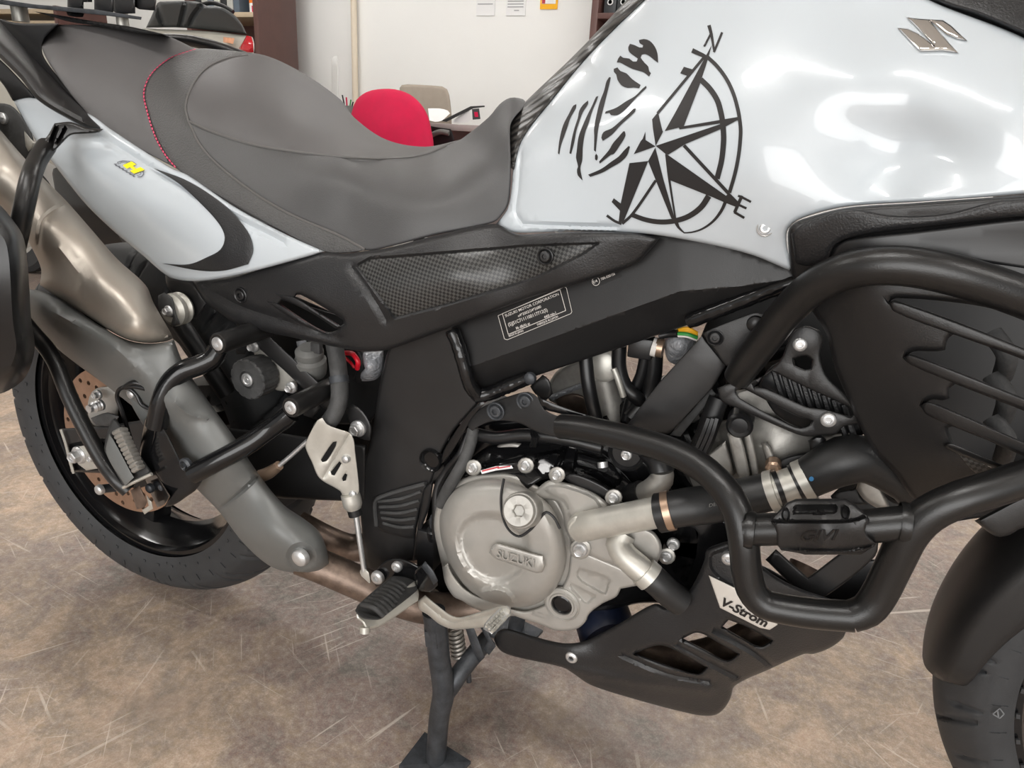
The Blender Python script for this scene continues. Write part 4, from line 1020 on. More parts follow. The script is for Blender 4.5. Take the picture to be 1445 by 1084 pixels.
# throttle bodies and cylinder parts seen through the frame
surf('rear_cylinder', [(768,552),(790,520),(845,500),(866,498),(866,562),(815,578),(776,566)], .02, M['cast_raw'], B, th=.1, edge=(6, .006))
surf('cylinder_rib', [(772,560),(800,548),(850,530),(852,536),(800,556),(780,566)], .012, M['foil'], B, th=.02)
surf('cylinder_foot', [(782,562),(816,556),(862,590),(858,604),(800,590)], .015, M['pipe'], B, th=.05)
surf('frame_tab', [(748,545),(766,529),(775,536),(780,556),(770,566),(755,556)], -.11, M['frame'], B, th=.02)
lathe('throttle_body', P(852, 518, -.05), [(0, -.04), (.018, -.04), (.02, -.01), (.019, .0), (.015, .002), (0, .002)], M['alu'], B, axis=(.1, -1, .1))
surf('steering_head', [(1036,404),(1130,384),(1165,420),(1180,470),(1200,530),(1225,610),(1190,625),(1120,610),(1060,560),(1000,565),(985,490)], .03, M['frame'], B, th=.04)
tube('intake_stub', [(850,530,-.02),(858,560,-.02),(866,600,-.02)], [.02, .022, .026], M['cast_raw'], B, seg=18)
tube('breather_hose', [(826,500,-.08),(830,540,-.085),(838,580,-.085),(845,605,-.08)], .0085, M['plastic_smooth'], B)
tube('breather_hose', [(874,488,-.06),(874,520,-.06),(884,548,-.06),(900,562,-.06),(906,570,-.05)], .009, M['plastic_smooth'], B)
tube('breather_hose', [(912,498,-.05),(905,530,-.05),(892,560,-.05),(882,600,-.05)], .0075, M['plastic_smooth'], B)
tube('breather_hose', [(924,500,-.05),(922,530,-.05),(914,560,-.05),(890,590,-.06)], .010, M['plastic_smooth'], B)
tube('spring_clip', [(866,520,-.07),(872,535,-.07),(880,560,-.07)], .004, M['alu'], B, seg=8)
surf('throttle_linkage', [(862,500),(880,492),(888,540),(900,575),(885,605),(866,605),(872,560)], -.03, M['deep'], B, th=.05)
box('loom_connector', tuple(P(908, 490, -.08) - np.array([.016, .01, .012])), tuple(P(908, 490, -.08) + np.array([.012, .01, .012])), M['plastic_smooth'], B, .002)
tube('ferrule', [(921,489,-.085),(928,491,-.085)], .011, M['print'], B); tube('ferrule', [(926,490,-.085),(936,492,-.085)], .0108, M['copper'], B)
surf('taped_loom', [(936,480),(950,472),(975,470),(984,480),(976,500),(955,516),(942,508)], [(936,480,-.08),(984,480,-.07),(955,516,-.07),(960,490,-.10)], M['foil'], B, th=.03, edge=(6, .01), step=6)
for k in range(5): tube('yellow_wire', [(956,466 + k*1.8,-.1),(970,463 + k*2.4,-.103),(984,470 + k*2.4,-.1)], .0016, M['yellow_wire'], B, seg=6)
tube('green_wire', [(957,471,-.105),(970,472,-.107),(984,477,-.104)], .0022, M['green_wire'], B, seg=6); tube('white_wire', [(957,474,-.104),(970,475,-.106),(984,480,-.103)], .0018, M['print'], B, seg=6)
tube('loom_sleeve', [(930,474,-.1),(945,471,-.1),(957,471,-.103)], .0045, M['plastic_smooth'], B, seg=8)
# engine hanger from spar down to the crankcase
han = surf('engine_hanger', [(990,474),(1024,516),(1005,548),(975,580),(945,612),(900,612),(880,606),(930,540)], -.138, M['frame'], B, th=.012, edge=(3, .002), sm=False)
surf('hanger_side', [(1004,548),(1010,556),(960,616),(945,614)], -.11, M['dusty'], B, th=.02, edge=(2, .002))
hh = surf('hanger_head', [(991,471),(1004,464),(1050,446),(1069,441),(1083,449),(1086,462),(1078,475),(1055,500),(1040,522),(1024,516),(1008,494)], -.148, M['plastic_fine'], han, th=.015, edge=(3, .002))
bolt(1009, 477, -.149, 8, 'recess', M['plastic_smooth'], hh); bolt(1066, 457, -.149, 12, 'dome', M['plastic_smooth'], hh, 'hanger_plug')
# front cylinder
surf('front_cylinder', [(945,640),(990,610),(1030,590),(1080,585),(1150,610),(1205,600),(1215,640),(1150,660),(1080,690),(1030,712),(975,690)], [(945,640,-.06),(1040,600,-.1),(1205,610,-.08),(1060,690,-.1),(1090,640,-.125)], M['cast_raw'], B, th=.1, edge=(10, .015), step=8,
    mods=[bump([(1030,612),(1052,604),(1060,640),(1066,690),(1050,695),(1036,650)], .012, 4), bump([(1075,628),(1085,626),(1092,646),(1090,656),(1082,654)], -.006, 3), groove([(1010,606),(1020,640),(1032,690)], .006, 5)])
surf('head_casting', [(1034,552),(1075,544),(1120,590),(1104,602),(1046,580)], -.09, M['cast_raw'], B, th=.05, edge=(5, .008))
for pl, yy in (([(1026,612),(1040,603),(1050,630),(1062,690),(1051,696),(1038,660)], -.143), ([(1048,608),(1058,604),(1066,636),(1075,688),(1066,692),(1057,650)], -.14), ([(1074,626),(1083,623),(1094,648),(1091,656),(1084,655)], -.138), ([(985,652),(1024,622),(1032,650),(1036,670),(1000,680)], -.118)):
    surf('cylinder_flange', pl, yy, M['cast_raw'], B, th=.04, edge=(4, .004))
surf('sensor_boot', [(1088,664),(1104,646),(1140,638),(1166,642),(1156,664),(1122,678),(1096,676)], -.142, M['deep'], B, th=.05, edge=(6, .008))
surf('spark_cap', [(1140,622),(1156,612),(1166,620),(1162,645),(1146,648)], -.15, M['plastic_smooth'], B, th=.03, edge=(5, .006))
lathe('cylinder_plug', P(1044, 599, -.14), [(.0135, -.02), (.0135, .004), (.011, .007), (.008, .005), (0, .006)], M['plastic_smooth'], B, seg=28)
fins = []
for k in range(9): fins += [(.066, .01 + k*.024), (.082, .012 + k*.024), (.082, .018 + k*.024), (.066, .02 + k*.024)]
lathe('cylinder_barrel', (.83, .0, .475), [(0, 0), (.066, 0)] + fins + [(.066, .24), (0, .24)], M['gloss_black'], B, axis=(.86, 0, .51), seg=36)
surf('front_head', [(975,680),(1000,655),(1030,690),(1040,720),(1010,726),(985,712)], -.05, M['cast_raw'], B, th=.08, edge=(6, .006))
lathe('brass_plug', P(1091, 660, -.150), [(.008, -.01), (.008, .002, 'h'), (.005, .004), (0, .004)], M['copper'], B)
tube('loom_net', [(984,640,-.12),(994,618,-.12),(1004,590,-.115),(1015,562,-.11)], .011, M['deep'], B, seg=10)
for k in range(3): tube('loom_cord', [(978 + 7*k,642,-.133),(990 + 7*k,616,-.133),(1000 + 6*k,590,-.13)], .0035, M['plastic_smooth'], B, seg=6)
tube('elbow_fitting', [(905,700,-.13),(922,690,-.14),(934,676,-.14),(934,664,-.14)], [.0135, .0135, .013, .0125], M['cast_raw'], B, seg=18)
tube('fitting_ring', [(890,703,-.128),(908,697,-.132)], .016, M['plastic_smooth'], B, seg=18)
tube('fitting_hose', [(934,666,-.14),(930,650,-.135),(915,636,-.12)], .014, M['plastic_smooth'], B)
lathe('gauge_ring', P(884, 640, -.13), [(.021, -.006), (.021, .002), (.018, .004), (.016, 0), (0, 0)], M['plastic_smooth'], B, seg=30)
bolt(884, 642, -.131, 8, 'hex', M['zinc'], B)
# coolant hoses and clamps
tube('coolant_hose', [(938,722,-.195),(965,716,-.19),(1000,712,-.18),(1040,704,-.17),(1085,694,-.162)], [.0185, .0195, .02, .02, .0195], M['hose'], B, seg=22)
for a, b in (((929,724,-.195),(941,722,-.195)),): tube('hose_cuff', [a, b], .0205, M['plastic_smooth'], B, seg=22)
tube('hose_clamp', [(938,722,-.195),(948,720,-.194)], .0207, M['copper'], B, seg=24)
tube('coolant_hose', [(1135,678,-.158),(1160,664,-.158),(1190,650,-.155),(1220,648,-.15),(1250,662,-.145),(1282,682,-.14),(1300,700,-.135)], [.0195, .0215, .024, .023, .021, .02, .02], M['hose'], B, seg=22)
tube('joint_pipe', [(1085,694,-.162),(1110,687,-.161),(1140,677,-.158)], .0178, M['alu'], B, seg=22)
tube('hose_clamp', [(1085,694,-.162),(1097,691,-.162)], .0212, M['alu'], B, seg=24); tube('hose_clamp', [(1129,681,-.159),(1141,676,-.158)], .0215, M['alu'], B, seg=24)
tube('hose_cuff', [(1096,691,-.162),(1103,689,-.161)], .0198, M['plastic_smooth'], B, seg=20); tube('hose_cuff', [(1122,683,-.16),(1130,680,-.159)], .0198, M['plastic_smooth'], B, seg=20)
decal('hose_mark', [[(1145 + 3.5*math.cos(a), 676 + 3.5*math.sin(a)) for a in np.linspace(0, 6.28, 10)[:-1]]], lambda px, py: np.full(np.size(px), -.1795), M['bluepaint'], B)
text('hose_print', 'DENSO', (1000, 716), (8.2, -1.8), (.5, -7), lambda px, py: np.full(np.size(px), -.2015), M['grey_plastic'], B, h=.0002, off=0)
tube('drain_hose', [(914,810,-.184),(930,824,-.184),(945,838,-.18),(962,850,-.175)], .0155, M['hose'], B, seg=20)
tube('hose_clamp', [(908,806,-.184),(919,816,-.184)], .0168, M['alu'], B, seg=22)
surf('thermostat_cover', [(1213,672),(1222,672),(1240,682),(1250,700),(1256,718),(1240,718),(1218,704),(1208,690)], -.12, M['cast_raw'], B, th=.05, edge=(6, .008))
surf('header_guard', [(1205,690),(1212,672),(1214,700),(1225,712),(1200,712),(1176,706),(1178,694)], -.1, M['deep'], B, th=.04)
tube('radiator_clip', [(1280,672,-.16),(1300,690,-.16)], .004, M['stand'], B)
for k in range(2): tube('small_hose', [(1262 + 8*k,690,-.12),(1270 + 8*k,700,-.13),(1282 + 8*k,712,-.12)], .006, M['plastic_smooth'], B)
lathe('alternator_knob', P(1272, 690, -.12), [(.016, -.01), (.016, .004), (.012, .006), (.01, .003), (0, .003)], M['plastic_smooth'], B)
surf('lower_bracket', [(948,748),(965,738),(990,745),(985,790),(970,830),(950,815),(940,790)], -.10, M['deep'], B, th=.04)
bolt(950, 768, -.14, 9, 'hex', M['zinc'], B)
lathe('oil_filter', P(850, 872, -.07), [(0, -.03), (.036, -.03), (.038, -.02), (.038, .03), (.034, .038), (0, .038)], simple('blue_black_filter', srgb(.09, .12, .2), .35, var=.1), B, axis=(.5, -.8, -.2), seg=30)
# triangular guard over the front cylinder
D_tg = -.165
tg = surf('cylinder_guard', [(1012,548),(1030,541),(1066,536),(1100,510),(1118,470),(1136,460),(1156,466),(1162,480),(1157,500),(1166,530),(1188,552),(1202,566),(1212,580),(1216,590),(1216,598),(1190,602),(1180,612),(1160,614),(1140,616),(1122,612),(1040,576),(1018,566)],
    D_tg, M['plastic_fine'], B, th=.012, edge=(3, .003),
    holes=[[(1038,552),(1046,548),(1056,552),(1122,586),(1146,594),(1142,600),(1130,604),(1116,600),(1044,562)], [(1064,546),(1084,528),(1090,524),(1140,548),(1196,574),(1206,584),(1200,588),(1180,582),(1165,578),(1150,576),(1138,574),(1080,548)], [(1120,506),(1138,502),(1146,508),(1144,520),(1136,522),(1122,516)]])
bolt(1129, 486, D_tg, 10, 'socket', M['zinc'], tg); bolt(1169, 592, D_tg - .002, 11, 'socket', M['zinc'], tg)
surf('coil_body', [(1085,520),(1100,510),(1160,545),(1200,572),(1215,610),(1160,612),(1100,590),(1070,545)], -.135, M['plastic_smooth'], B, th=.05, edge=(3, .003))
for k in range(8):
    x = 1092 + k * 14; y = 530 + k * 7
    tube('cooling_fin', [(x, y - 8, -.139), (x + 8, y + 18, -.139), (x + 17, y + 42, -.139)], .003, M['plastic'], B, seg=6)

# ------------------------------------------------------------------ crash bars
mt = surf('bar_mount_plate', [(660,600),(668,586),(682,574),(716,560),(746,553),(760,562),(768,578),(800,592),(800,620),(765,612),(750,606),(735,598),(712,594),(690,596),(672,604),(664,612)], [(660,600,-.135),(746,553,-.14),(800,600,-.165)], M['plastic_fine'], B, th=.008, edge=(2, .002))
bolt(699, 581, -.143, 9, 'recess', M['stand'], mt); bolt(741, 567, -.144, 9, 'recess', M['stand'], mt)
surf('mount_lip', [(757,556),(768,564),(830,586),(892,602),(880,604),(825,592),(766,578)], -.15, M['gloss_black'], mt, th=.01, edge=(2, .002))
surf('front_lip', [(659,586),(680,565),(684,570),(668,588),(652,616),(630,650),(622,655),(626,636)], -.133, M['gloss_black'], B, th=.01, edge=(2, .002))
TB = M['tube']; RT = .0138
tube('crash_bar_lower', [(792,602,-.165),(815,604,-.172),(850,610,-.18),(900,622,-.19),(950,638,-.202),(990,660,-.215),(1020,688,-.23),(1040,722,-.242),(1049,760,-.25),(1053,800,-.252),(1060,832,-.252),(1078,852,-.252),(1108,860,-.252),(1150,866,-.252),(1205,870,-.252)], RT, TB, B, seg=22)
tube('crash_bar_riser', [(1200,870,-.252),(1222,862,-.25),(1240,840,-.248),(1262,796,-.25),(1284,752,-.252),(1310,726,-.252),(1350,706,-.25),(1400,690,-.242),(1480,664,-.225)], [.0138,.0142,.0145,.0145,.015,.0148,.0145,.0145,.0145], TB, B, seg=22)
tube('crash_bar_cross', [(1052,748,-.25),(1120,746,-.252),(1200,744,-.252),(1282,738,-.252)], .0145, TB, B, seg=22)
tube('crash_bar_upper', [(1040,534,-.165),(1052,516,-.172),(1078,482,-.185),(1112,438,-.205),(1150,404,-.225),(1195,382,-.24),(1240,375,-.248),(1290,377,-.25),(1345,388,-.248),(1400,404,-.242),(1445,420,-.236),(1520,450,-.22)], [.013, .0142, .0145, .0145, .0148, .015, .015, .015, .015, .015, .015, .015], TB, B, seg=22)
for px, py in ((1058,748),(1276,738)): lathe('weld_collar', P(px, py, -.252), [(.0165, -.004), (.0175, 0), (.0165, .004)], TB, B, axis=(1, 0, .08), seg=22)
# sliding block clamped on the cross bar
G_ = lambda x, y: (1040 + x / 4.817, 620 + y / 4.817)
gb = surf('slider_block', tr(G_, [(240,530),(340,430),(400,405),(740,402),(800,440),(880,510),(900,545),(880,580),(870,620),(890,660),(945,710),(940,725),(840,785),(460,785),(400,770),(300,755),(275,720),(270,640),(255,590),(230,560)]),
    D_gb := TPS([(1090,730,-.275),(1130,705,-.262),(1195,704,-.262),(1225,730,-.275),(1235,770,-.275),(1215,783,-.265),(1135,783,-.265),(1100,775,-.272),(1160,735,-.283),(1160,775,-.283)]), M['plastic_fine'], B, th=.02, edge=(4, .004), step=7, sm=False,
    mods=[bump(tr(G_, [(385,455),(400,443),(670,440),(685,455),(680,495),(660,508),(400,512),(380,500)]), -.008, 3, False), bump(tr(G_, [(330,465),(352,480),(362,515),(350,550),(330,560),(308,545),(300,510),(308,480)]), -.01, 3), bump(tr(G_, [(730,445),(758,460),(770,495),(758,535),(735,548),(712,535),(702,495),(710,460)]), -.01, 3), groove(tr(G_, [(250,558),(420,560),(760,555),(890,520)]), .004, 3), groove(tr(G_, [(300,742),(420,745),(780,745),(940,712)]), .004, 3)])
text('slider_brand', 'GIVI', (1126, 764), (29, -1.0), (2.5, -21), D_gb, M['gloss_black'], gb, h=.0012, off=.0002, bold=.02, shear=.25)

# ------------------------------------------------------------------ skid plate
D_sk = TPS([(697,902,-.12),(724,926,-.125),(749,897,-.135),(824,905,-.15),(808,925,-.16),(924,850,-.165),(960,845,-.172),(1000,775,-.18),(1033,765,-.18),(834,967,-.14),(960,1004,-.12),(1010,1008,-.12),(1037,968,-.135),(1148,922,-.14),(1195,888,-.15),(1255,855,-.15),(1260,830,-.15),(1060,860,-.19),(950,940,-.165),(1080,930,-.165),(1150,870,-.17),(900,900,-.165)])
sk = surf('skid_plate', [(697,902),(702,892),(712,887),(749,897),(775,904),(799,908),(824,905),(850,893),(874,880),(924,852),(942,858),(958,852),(972,835),(986,810),(994,790),(997,776),(1010,769),(1033,764),(1060,780),(1077,800),(1110,822),(1150,838),(1200,850),(1262,836),(1259,850),(1250,868),(1225,880),(1197,886),(1190,900),(1172,914),(1148,923),(1135,923),(1085,945),(1037,968),(1031,985),(1022,1000),(1010,1009),(990,1010),(960,1004),(900,988),(834,967),(808,950),(794,942),(724,926),(706,918)],
    D_sk, M['plastic'], B, th=.03, edge=(7, .008), step=8, corner=60,
    holes=[[(1020,884),(1028,875),(1052,884),(1089,904),(1072,912),(1045,899)], [(964,901),(985,893),(1015,908),(1042,923),(1026,932),(995,917)], [(896,922),(932,911),(965,924),(997,942),(985,951),(945,940)]],
    mods=[groove([(1010,890),(1060,918),(1090,940)], .006, 6), groove([(955,910),(1010,940),(1040,955)], .006, 6), groove([(880,925),(940,950),(1000,962)], .005, 6), groove([(760,935),(830,950),(900,962),(1000,975)], -.004, 10), bump([(1000,782),(1030,770),(1048,790),(1056,828),(1040,832),(1004,806)], -.004, 4)])
sk['label'] = 'black plastic skid plate under the engine'
surf('name_plate', [(1000,812),(1040,831),(1053,845),(1062,858),(1098,873),(1097,882),(1086,889),(1072,886),(1016,858)], D_sk, M['silverlabel'], sk, th=.004, edge=(2, .001), step=9, off=-.003, sm=False)['label'] = 'silver name plate'
text('plate_lettering', 'V-Strom', (1015, 853), (19, 9.4), (4.5, -16), D_sk, M['decal'], sk, h=.0006, off=-.0032, bold=.035, shear=.3)
bolt(1028, 788, -.180, 10, 'socket', M['zinc'], sk); bolt(807, 927, -.157, 9, 'socket', M['zinc'], sk)
surf('skid_inner', [(1045,790),(1080,800),(1140,835),(1225,790),(1262,800),(1240,850),(1160,850),(1080,830)], -.11, M['plastic_smooth'], B, th=.02, edge=(4, .004))
tube('header_pipe', [(880,910,-.08),(940,930,-.09),(1000,925,-.1),(1060,900,-.1),(1110,860,-.08),(1140,800,-.05)], .021, M['pipe'], B, seg=18)
surf('front_guard_strut', [(1080,790),(1095,775),(1140,815),(1210,765),(1240,760),(1235,785),(1160,845),(1140,845)], -.15, M['plastic_fine'], B, th=.02, edge=(4, .004))

# ------------------------------------------------------------------ front cowl and fender
D_cw = TPS([(1113,322,-.212),(1135,307,-.214),(1296,287,-.228),(1445,276,-.235),(1560,266,-.235),(1120,380,-.192),(1150,440,-.188),(1180,540,-.185),(1230,640,-.18),(1290,700,-.178),(1340,725,-.18),(1220,420,-.222),(1300,560,-.222),(1330,640,-.215),(1445,660,-.215),(1445,480,-.24),(1560,520,-.24),(1180,350,-.214),(1300,340,-.226),(1445,360,-.232),(1560,700,-.21),(1450,700,-.205)])
CW_ = lambda x, y: (1240 + x / 4.17, 420 + y / 4.17)
lou = [[(1256,425),(1264,421),(1330,425),(1400,436),(1560,486),(1560,540),(1445,494),(1345,454)],
       [(1278,503),(1290,496),(1320,496),(1334,494),(1338,478),(1346,472),(1445,508),(1560,556),(1560,610),(1445,564),(1345,526)],
       [(1302,571),(1315,564),(1330,565),(1340,562),(1340,548),(1348,542),(1445,580),(1560,627),(1560,674),(1445,626),(1345,586)],
       [(1338,604),(1346,602),(1445,644),(1480,658),(1460,656),(1436,662),(1424,660),(1348,628),(1342,616)]]
cow = surf('radiator_shroud', [(1113,323),(1122,314),(1136,308),(1195,293),(1296,286),(1445,275),(1560,265),(1580,480),(1570,690),(1480,690),(1420,700),(1340,726),(1310,720),(1285,700),(1262,668),(1235,640),(1212,600),(1195,560),(1178,520),(1165,470),(1140,430),(1122,400),(1116,380),(1112,345)],
    D_cw, M['plastic_fine'], B, th=.012, edge=(8, .008), step=9, holes=lou, mods=[groove([(1176,350),(1200,336),(1300,322),(1445,306),(1560,300)], .006, 8), groove([(1170,380),(1172,352),(1190,338)], .006, 8), groove([(1130,330),(1150,350),(1168,362)], -.003, 9)])
cow['label'] = 'black radiator shroud with louvres'
surf('shroud_recess', [(1172,380),(1174,352),(1196,338),(1300,325),(1445,308),(1560,302),(1560,400),(1445,380),(1330,366),(1250,366),(1190,382)], D_cw, M['plastic_smooth'], cow, th=.004, edge=(6, .003), step=12, off=-.0012)
surf('shroud_trim', [(1116,330),(1140,312),(1200,296),(1260,304),(1330,302),(1400,285),(1440,280),(1560,272),(1560,300),(1440,306),(1300,321),(1215,332),(1180,345),(1168,372),(1140,376),(1122,372)], D_cw, M['plastic'], cow, th=.006, edge=(9, .005), step=10, off=-.004)
for pl in ([(1254,428),(1262,424),(1345,452),(1445,492),(1560,538),(1560,556),(1445,506),(1340,470),(1262,440)], [(1276,504),(1284,500),(1350,524),(1445,562),(1560,608),(1560,625),(1445,578),(1345,540),(1284,514)], [(1300,572),(1310,567),(1350,582),(1445,624),(1560,672),(1560,692),(1445,642),(1345,602),(1306,584)]):
    surf('louvre', pl, D_cw, M['plastic_fine'], cow, th=.02, edge=(4, .004), step=9, off=-.008)
surf('reflector_frame', [(1332,630),(1338,626),(1348,628),(1425,660),(1436,660),(1460,648),(1460,656),(1436,668),(1424,668),(1350,640)], D_cw, M['tube'], cow, th=.01, edge=(2, .002), step=8, off=-.006)
surf('mesh_insert', [(1350,638),(1360,638),(1424,667),(1430,672),(1400,678),(1372,664)], D_cw, M['carbon'], cow, th=.004, edge=(2, .001), step=8, off=-.0015)
decal('insert_dashes', [stroke([(1356 + 9.5*k, 640 + 4.3*k), (1361 + 9.5*k, 642.3 + 4.3*k)], 1.6) for k in range(7)], D_cw, M['print'], cow, off=-.0042)
surf('radiator_side', [(1200,400),(1300,390),(1640,400),(1640,740),(1400,730),(1290,745),(1190,742),(1172,700),(1230,640),(1235,580)], -.03, M['deep'], B, th=.08)
for k in range(3): tube('radiator_hose', [(1400,470 + 60*k,-.15),(1420,500 + 60*k,-.16),(1415,530 + 60*k,-.14)], .008, M['dusty'], B)
surf('fork_guard', [(1375,735),(1400,722),(1445,700),(1580,660),(1580,760),(1445,745),(1425,755),(1405,757)], -.12, M['plastic_fine'], B, th=.05, edge=(6, .008))

# front mudguard: a shell hugging the front tyre
def fender():
    cx, cz, V, Fc = 1.566, .329, [], []
    a0, a1 = math.radians(187), math.radians(52); na, nb = 60, 25
    for i in range(na + 1):
        a = a0 + (a1 - a0) * i / na; t = i / na
        hw = .058 + .014 * min(1, t * 3); R = .3445 - .003 * (1 - t)
        if t < .06: hw *= .62 + .38 * math.sqrt(max(0, 1 - (1 - t / .06) ** 2))
        dep = .014 + .062 * min(1, t * 2.2)
        for j in range(nb + 1):
            u = -1 + 2 * j / nb; s = abs(u)
            if s < .6: y = hw * (s / .6) * .93; r = R - .016 * (s / .6) ** 3
            else: y = hw * (.93 + .07 * math.sin((s - .6) / .4 * 1.57)); r = R - .016 - dep * (s - .6) / .4
            V.append((cx + r * math.cos(a), math.copysign(y, u), cz + r * math.sin(a)))
    n = len(V)
    for v in V[:n]: # inner skin
        dx, dz = v[0] - cx, v[2] - cz; l = math.hypot(dx, dz)
        V.append((cx + dx * (l - .004) / l, v[1] * .95, cz + dz * (l - .004) / l))
    m = nb + 1
    for i in range(na):
        for j in range(nb):
            f = (i*m+j, i*m+j+1, (i+1)*m+j+1, (i+1)*m+j); Fc += [f, tuple(x + n for x in f[::-1])]
    for i in range(na):
        for j in (0, nb): Fc.append((i*m+j, (i+1)*m+j, (i+1)*m+j+n, i*m+j+n))
    for j in range(nb):
        for i in (0, na): Fc.append((i*m+j, i*m+j+1, i*m+j+1+n, i*m+j+n))
    return mk('front_mudguard', V, Fc, M['plastic_fine'], B, angle=60)
fender()['label'] = 'black front mudguard over the tyre'

# ------------------------------------------------------------------ footpeg, brake pedal, centre stand
pb = surf('peg_bracket', [(524,812),(540,794),(556,787),(580,793),(600,806),(608,820),(604,828),(590,834),(570,830),(545,826),(530,828)], -.175, M['gloss_black'], B, th=.03, edge=(4, .004))
bolt(560, 800, -.177, 8, 'socket', M['zinc'], pb); bolt(533, 815, -.18, 10, 'socket', M['zinc'], pb)
surf('peg_spring', [(594,800),(600,792),(612,806),(618,820),(612,826),(604,812)], -.20, M['stand'], pb, th=.01, edge=(3, .003)); 
surf('peg_clevis', [(584,812),(590,800),(600,794),(614,811),(618,826),(608,836),(592,834)], -.195, M['gloss_black'], pb, th=.03, edge=(4, .004))
fp = surf('footpeg', [(502,862),(503,872),(512,880),(516,890),(540,882),(590,848),(591,835),(585,820),(540,850)], [(503,868,-.285),(516,888,-.285),(590,845,-.2),(585,825,-.19)], M['alu'], B, th=.03, edge=(3, .004), step=8)
rub = surf('peg_rubber', [(501,862),(506,853),(548,817),(556,813),(572,814),(586,820),(590,829),(588,834),(545,868),(537,874),(524,875),(510,872)], [(503,862,-.288),(540,872,-.29),(553,815,-.185),(588,830,-.19)], M['peg_rubber'], fp, th=.012, edge=(4, .005), step=7, off=-.004)
for k in range(9):
    t = k / 8
    a, b = (511 + 43*t, 853 - 34*t), (541 + 40*t, 869 - 31*t); y = -.290 + .098*t
    tube('peg_ridge', [(a[0], a[1], y - .002), ((a[0]+b[0])/2 + 2, (a[1]+b[1])/2 - 3, y - .006), (b[0], b[1], y - .003)], .0032, M['peg_rubber'], rub, seg=8)
tube('peg_feeler', [(515,884,-.28),(515,893,-.282)], .006, M['alu'], fp, seg=10)
D_pd = TPS([(588,850,-.18),(620,880,-.19),(650,885,-.2),(700,862,-.225),(718,856,-.235)])
ped = surf('brake_pedal', [(590,848),(600,840),(622,858),(636,868),(650,871),(690,860),(712,855),(720,861),(718,870),(700,882),(655,888),(638,888),(620,881),(604,868),(592,860)], D_pd, M['alu'], B, th=.012, edge=(4, .004), step=7, mods=[groove([(600,852),(622,870),(640,878),(690,868)], .002, 3)])
pp = surf('pedal_pad', [(682,888),(684,880),(708,856),(716,855),(721,860),(720,868),(700,890),(694,895)], [(686,886,-.265),(718,858,-.225),(720,866,-.23),(695,893,-.27)], M['zinc'], ped, th=.012, edge=(3, .003), step=5)
for k in range(8):
    for j in range(3):
        t = k / 7.5; px = 687 + 24*t + j*4.2; py = 883 - 24*t + j*3.6
        lathe('pad_tooth', P(px, py, -.2675 + .04*t), [(.0022, -.001), (.0016, .0022), (0, .0024)], M['alu'], pp, seg=6)
def foot(pxs, y, r, name, par, mat=M['stand']): return tube(name, [(a, b, y_) for a, b, y_ in pxs], r, mat, par, seg=16)
cs = tube('centre_stand', [(612,862,-.16),(616,888,-.158),(620,930,-.158),(626,975,-.158),(620,1010,-.157),(616,1058,-.156),(615,1078,-.156)], [.0155, .0155, .015, .0155, .0145, .0145, .0145], M['stand'], B, seg=18)
tube('stand_collar', [(614,884,-.158),(616,905,-.158)], .017, M['stand'], cs, seg=6)
tube('stand_brace', [(628,990,-.156),(634,972,-.15),(650,948,-.135),(672,920,-.11),(690,900,-.09)], [.008, .013, .013, .013, .013], M['stand'], cs, seg=14)
lg = tube('stand_leg', [tuple(P(612, 862, -.16) * np.array([1, -1, 1])), tuple(P(626, 975, -.158) * np.array([1, -1, 1])), tuple(P(615, 1078, -.156) * np.array([1, -1, 1]))], .0148, M['stand'], cs, w3=True)
c0 = P(615, 1078, -.156)
for s in (1, -1):
    y0 = c0[1] * s
    vs = [(c0[0] - .045, y0 - .028, .0), (c0[0] + .035, y0 - .028, .0), (c0[0] + .05, y0 + .012, .012), (c0[0] - .035, y0 + .03, .012)]
    V = [Vector(v) for v in vs] + [Vector(v) + Vector((0, 0, .005)) for v in vs]
    mk('stand_foot', V, [(0, 1, 2, 3), (4, 5, 6, 7), (0, 1, 5, 4), (1, 2, 6, 5), (2, 3, 7, 6), (3, 0, 4, 7)], M['stand'], cs)
sp = []
a, b = P(642, 888, -.12), P(648, 928, -.12)
ax = (b - a); ln = np.linalg.norm(ax); ax /= ln; u_ = np.cross(ax, [0, 1, 0]); u_ /= np.linalg.norm(u_); v_ = np.cross(ax, u_)
for k in range(7 * 12 + 1):
    t = k / (7 * 12); an = 2 * math.pi * 7 * t
    sp.append(tuple(a + ax * ln * t + .0095 * (u_ * math.cos(an) + v_ * math.sin(an))))
tube('stand_spring', sp, .0024, M['spring'], cs, w3=True, seg=6, sp=.006)
tube('spring_hook', [(648,926,-.12),(652,940,-.12)], .002, M['spring'], cs, seg=6)
surf('stand_lever', [(656,885),(668,884),(676,905),(684,928),(676,936),(668,920)], -.135, M['stand'], cs, th=.006, edge=(2, .002))
surf('stand_lever', [(676,882),(684,884),(694,902),(700,912),(690,925),(682,916),(688,905)], -.13, M['stand'], cs, th=.006, edge=(2, .002))
tube('stand_stop', [(661,950,-.12),(662,962,-.12)], .004, M['stand'], cs, seg=8)

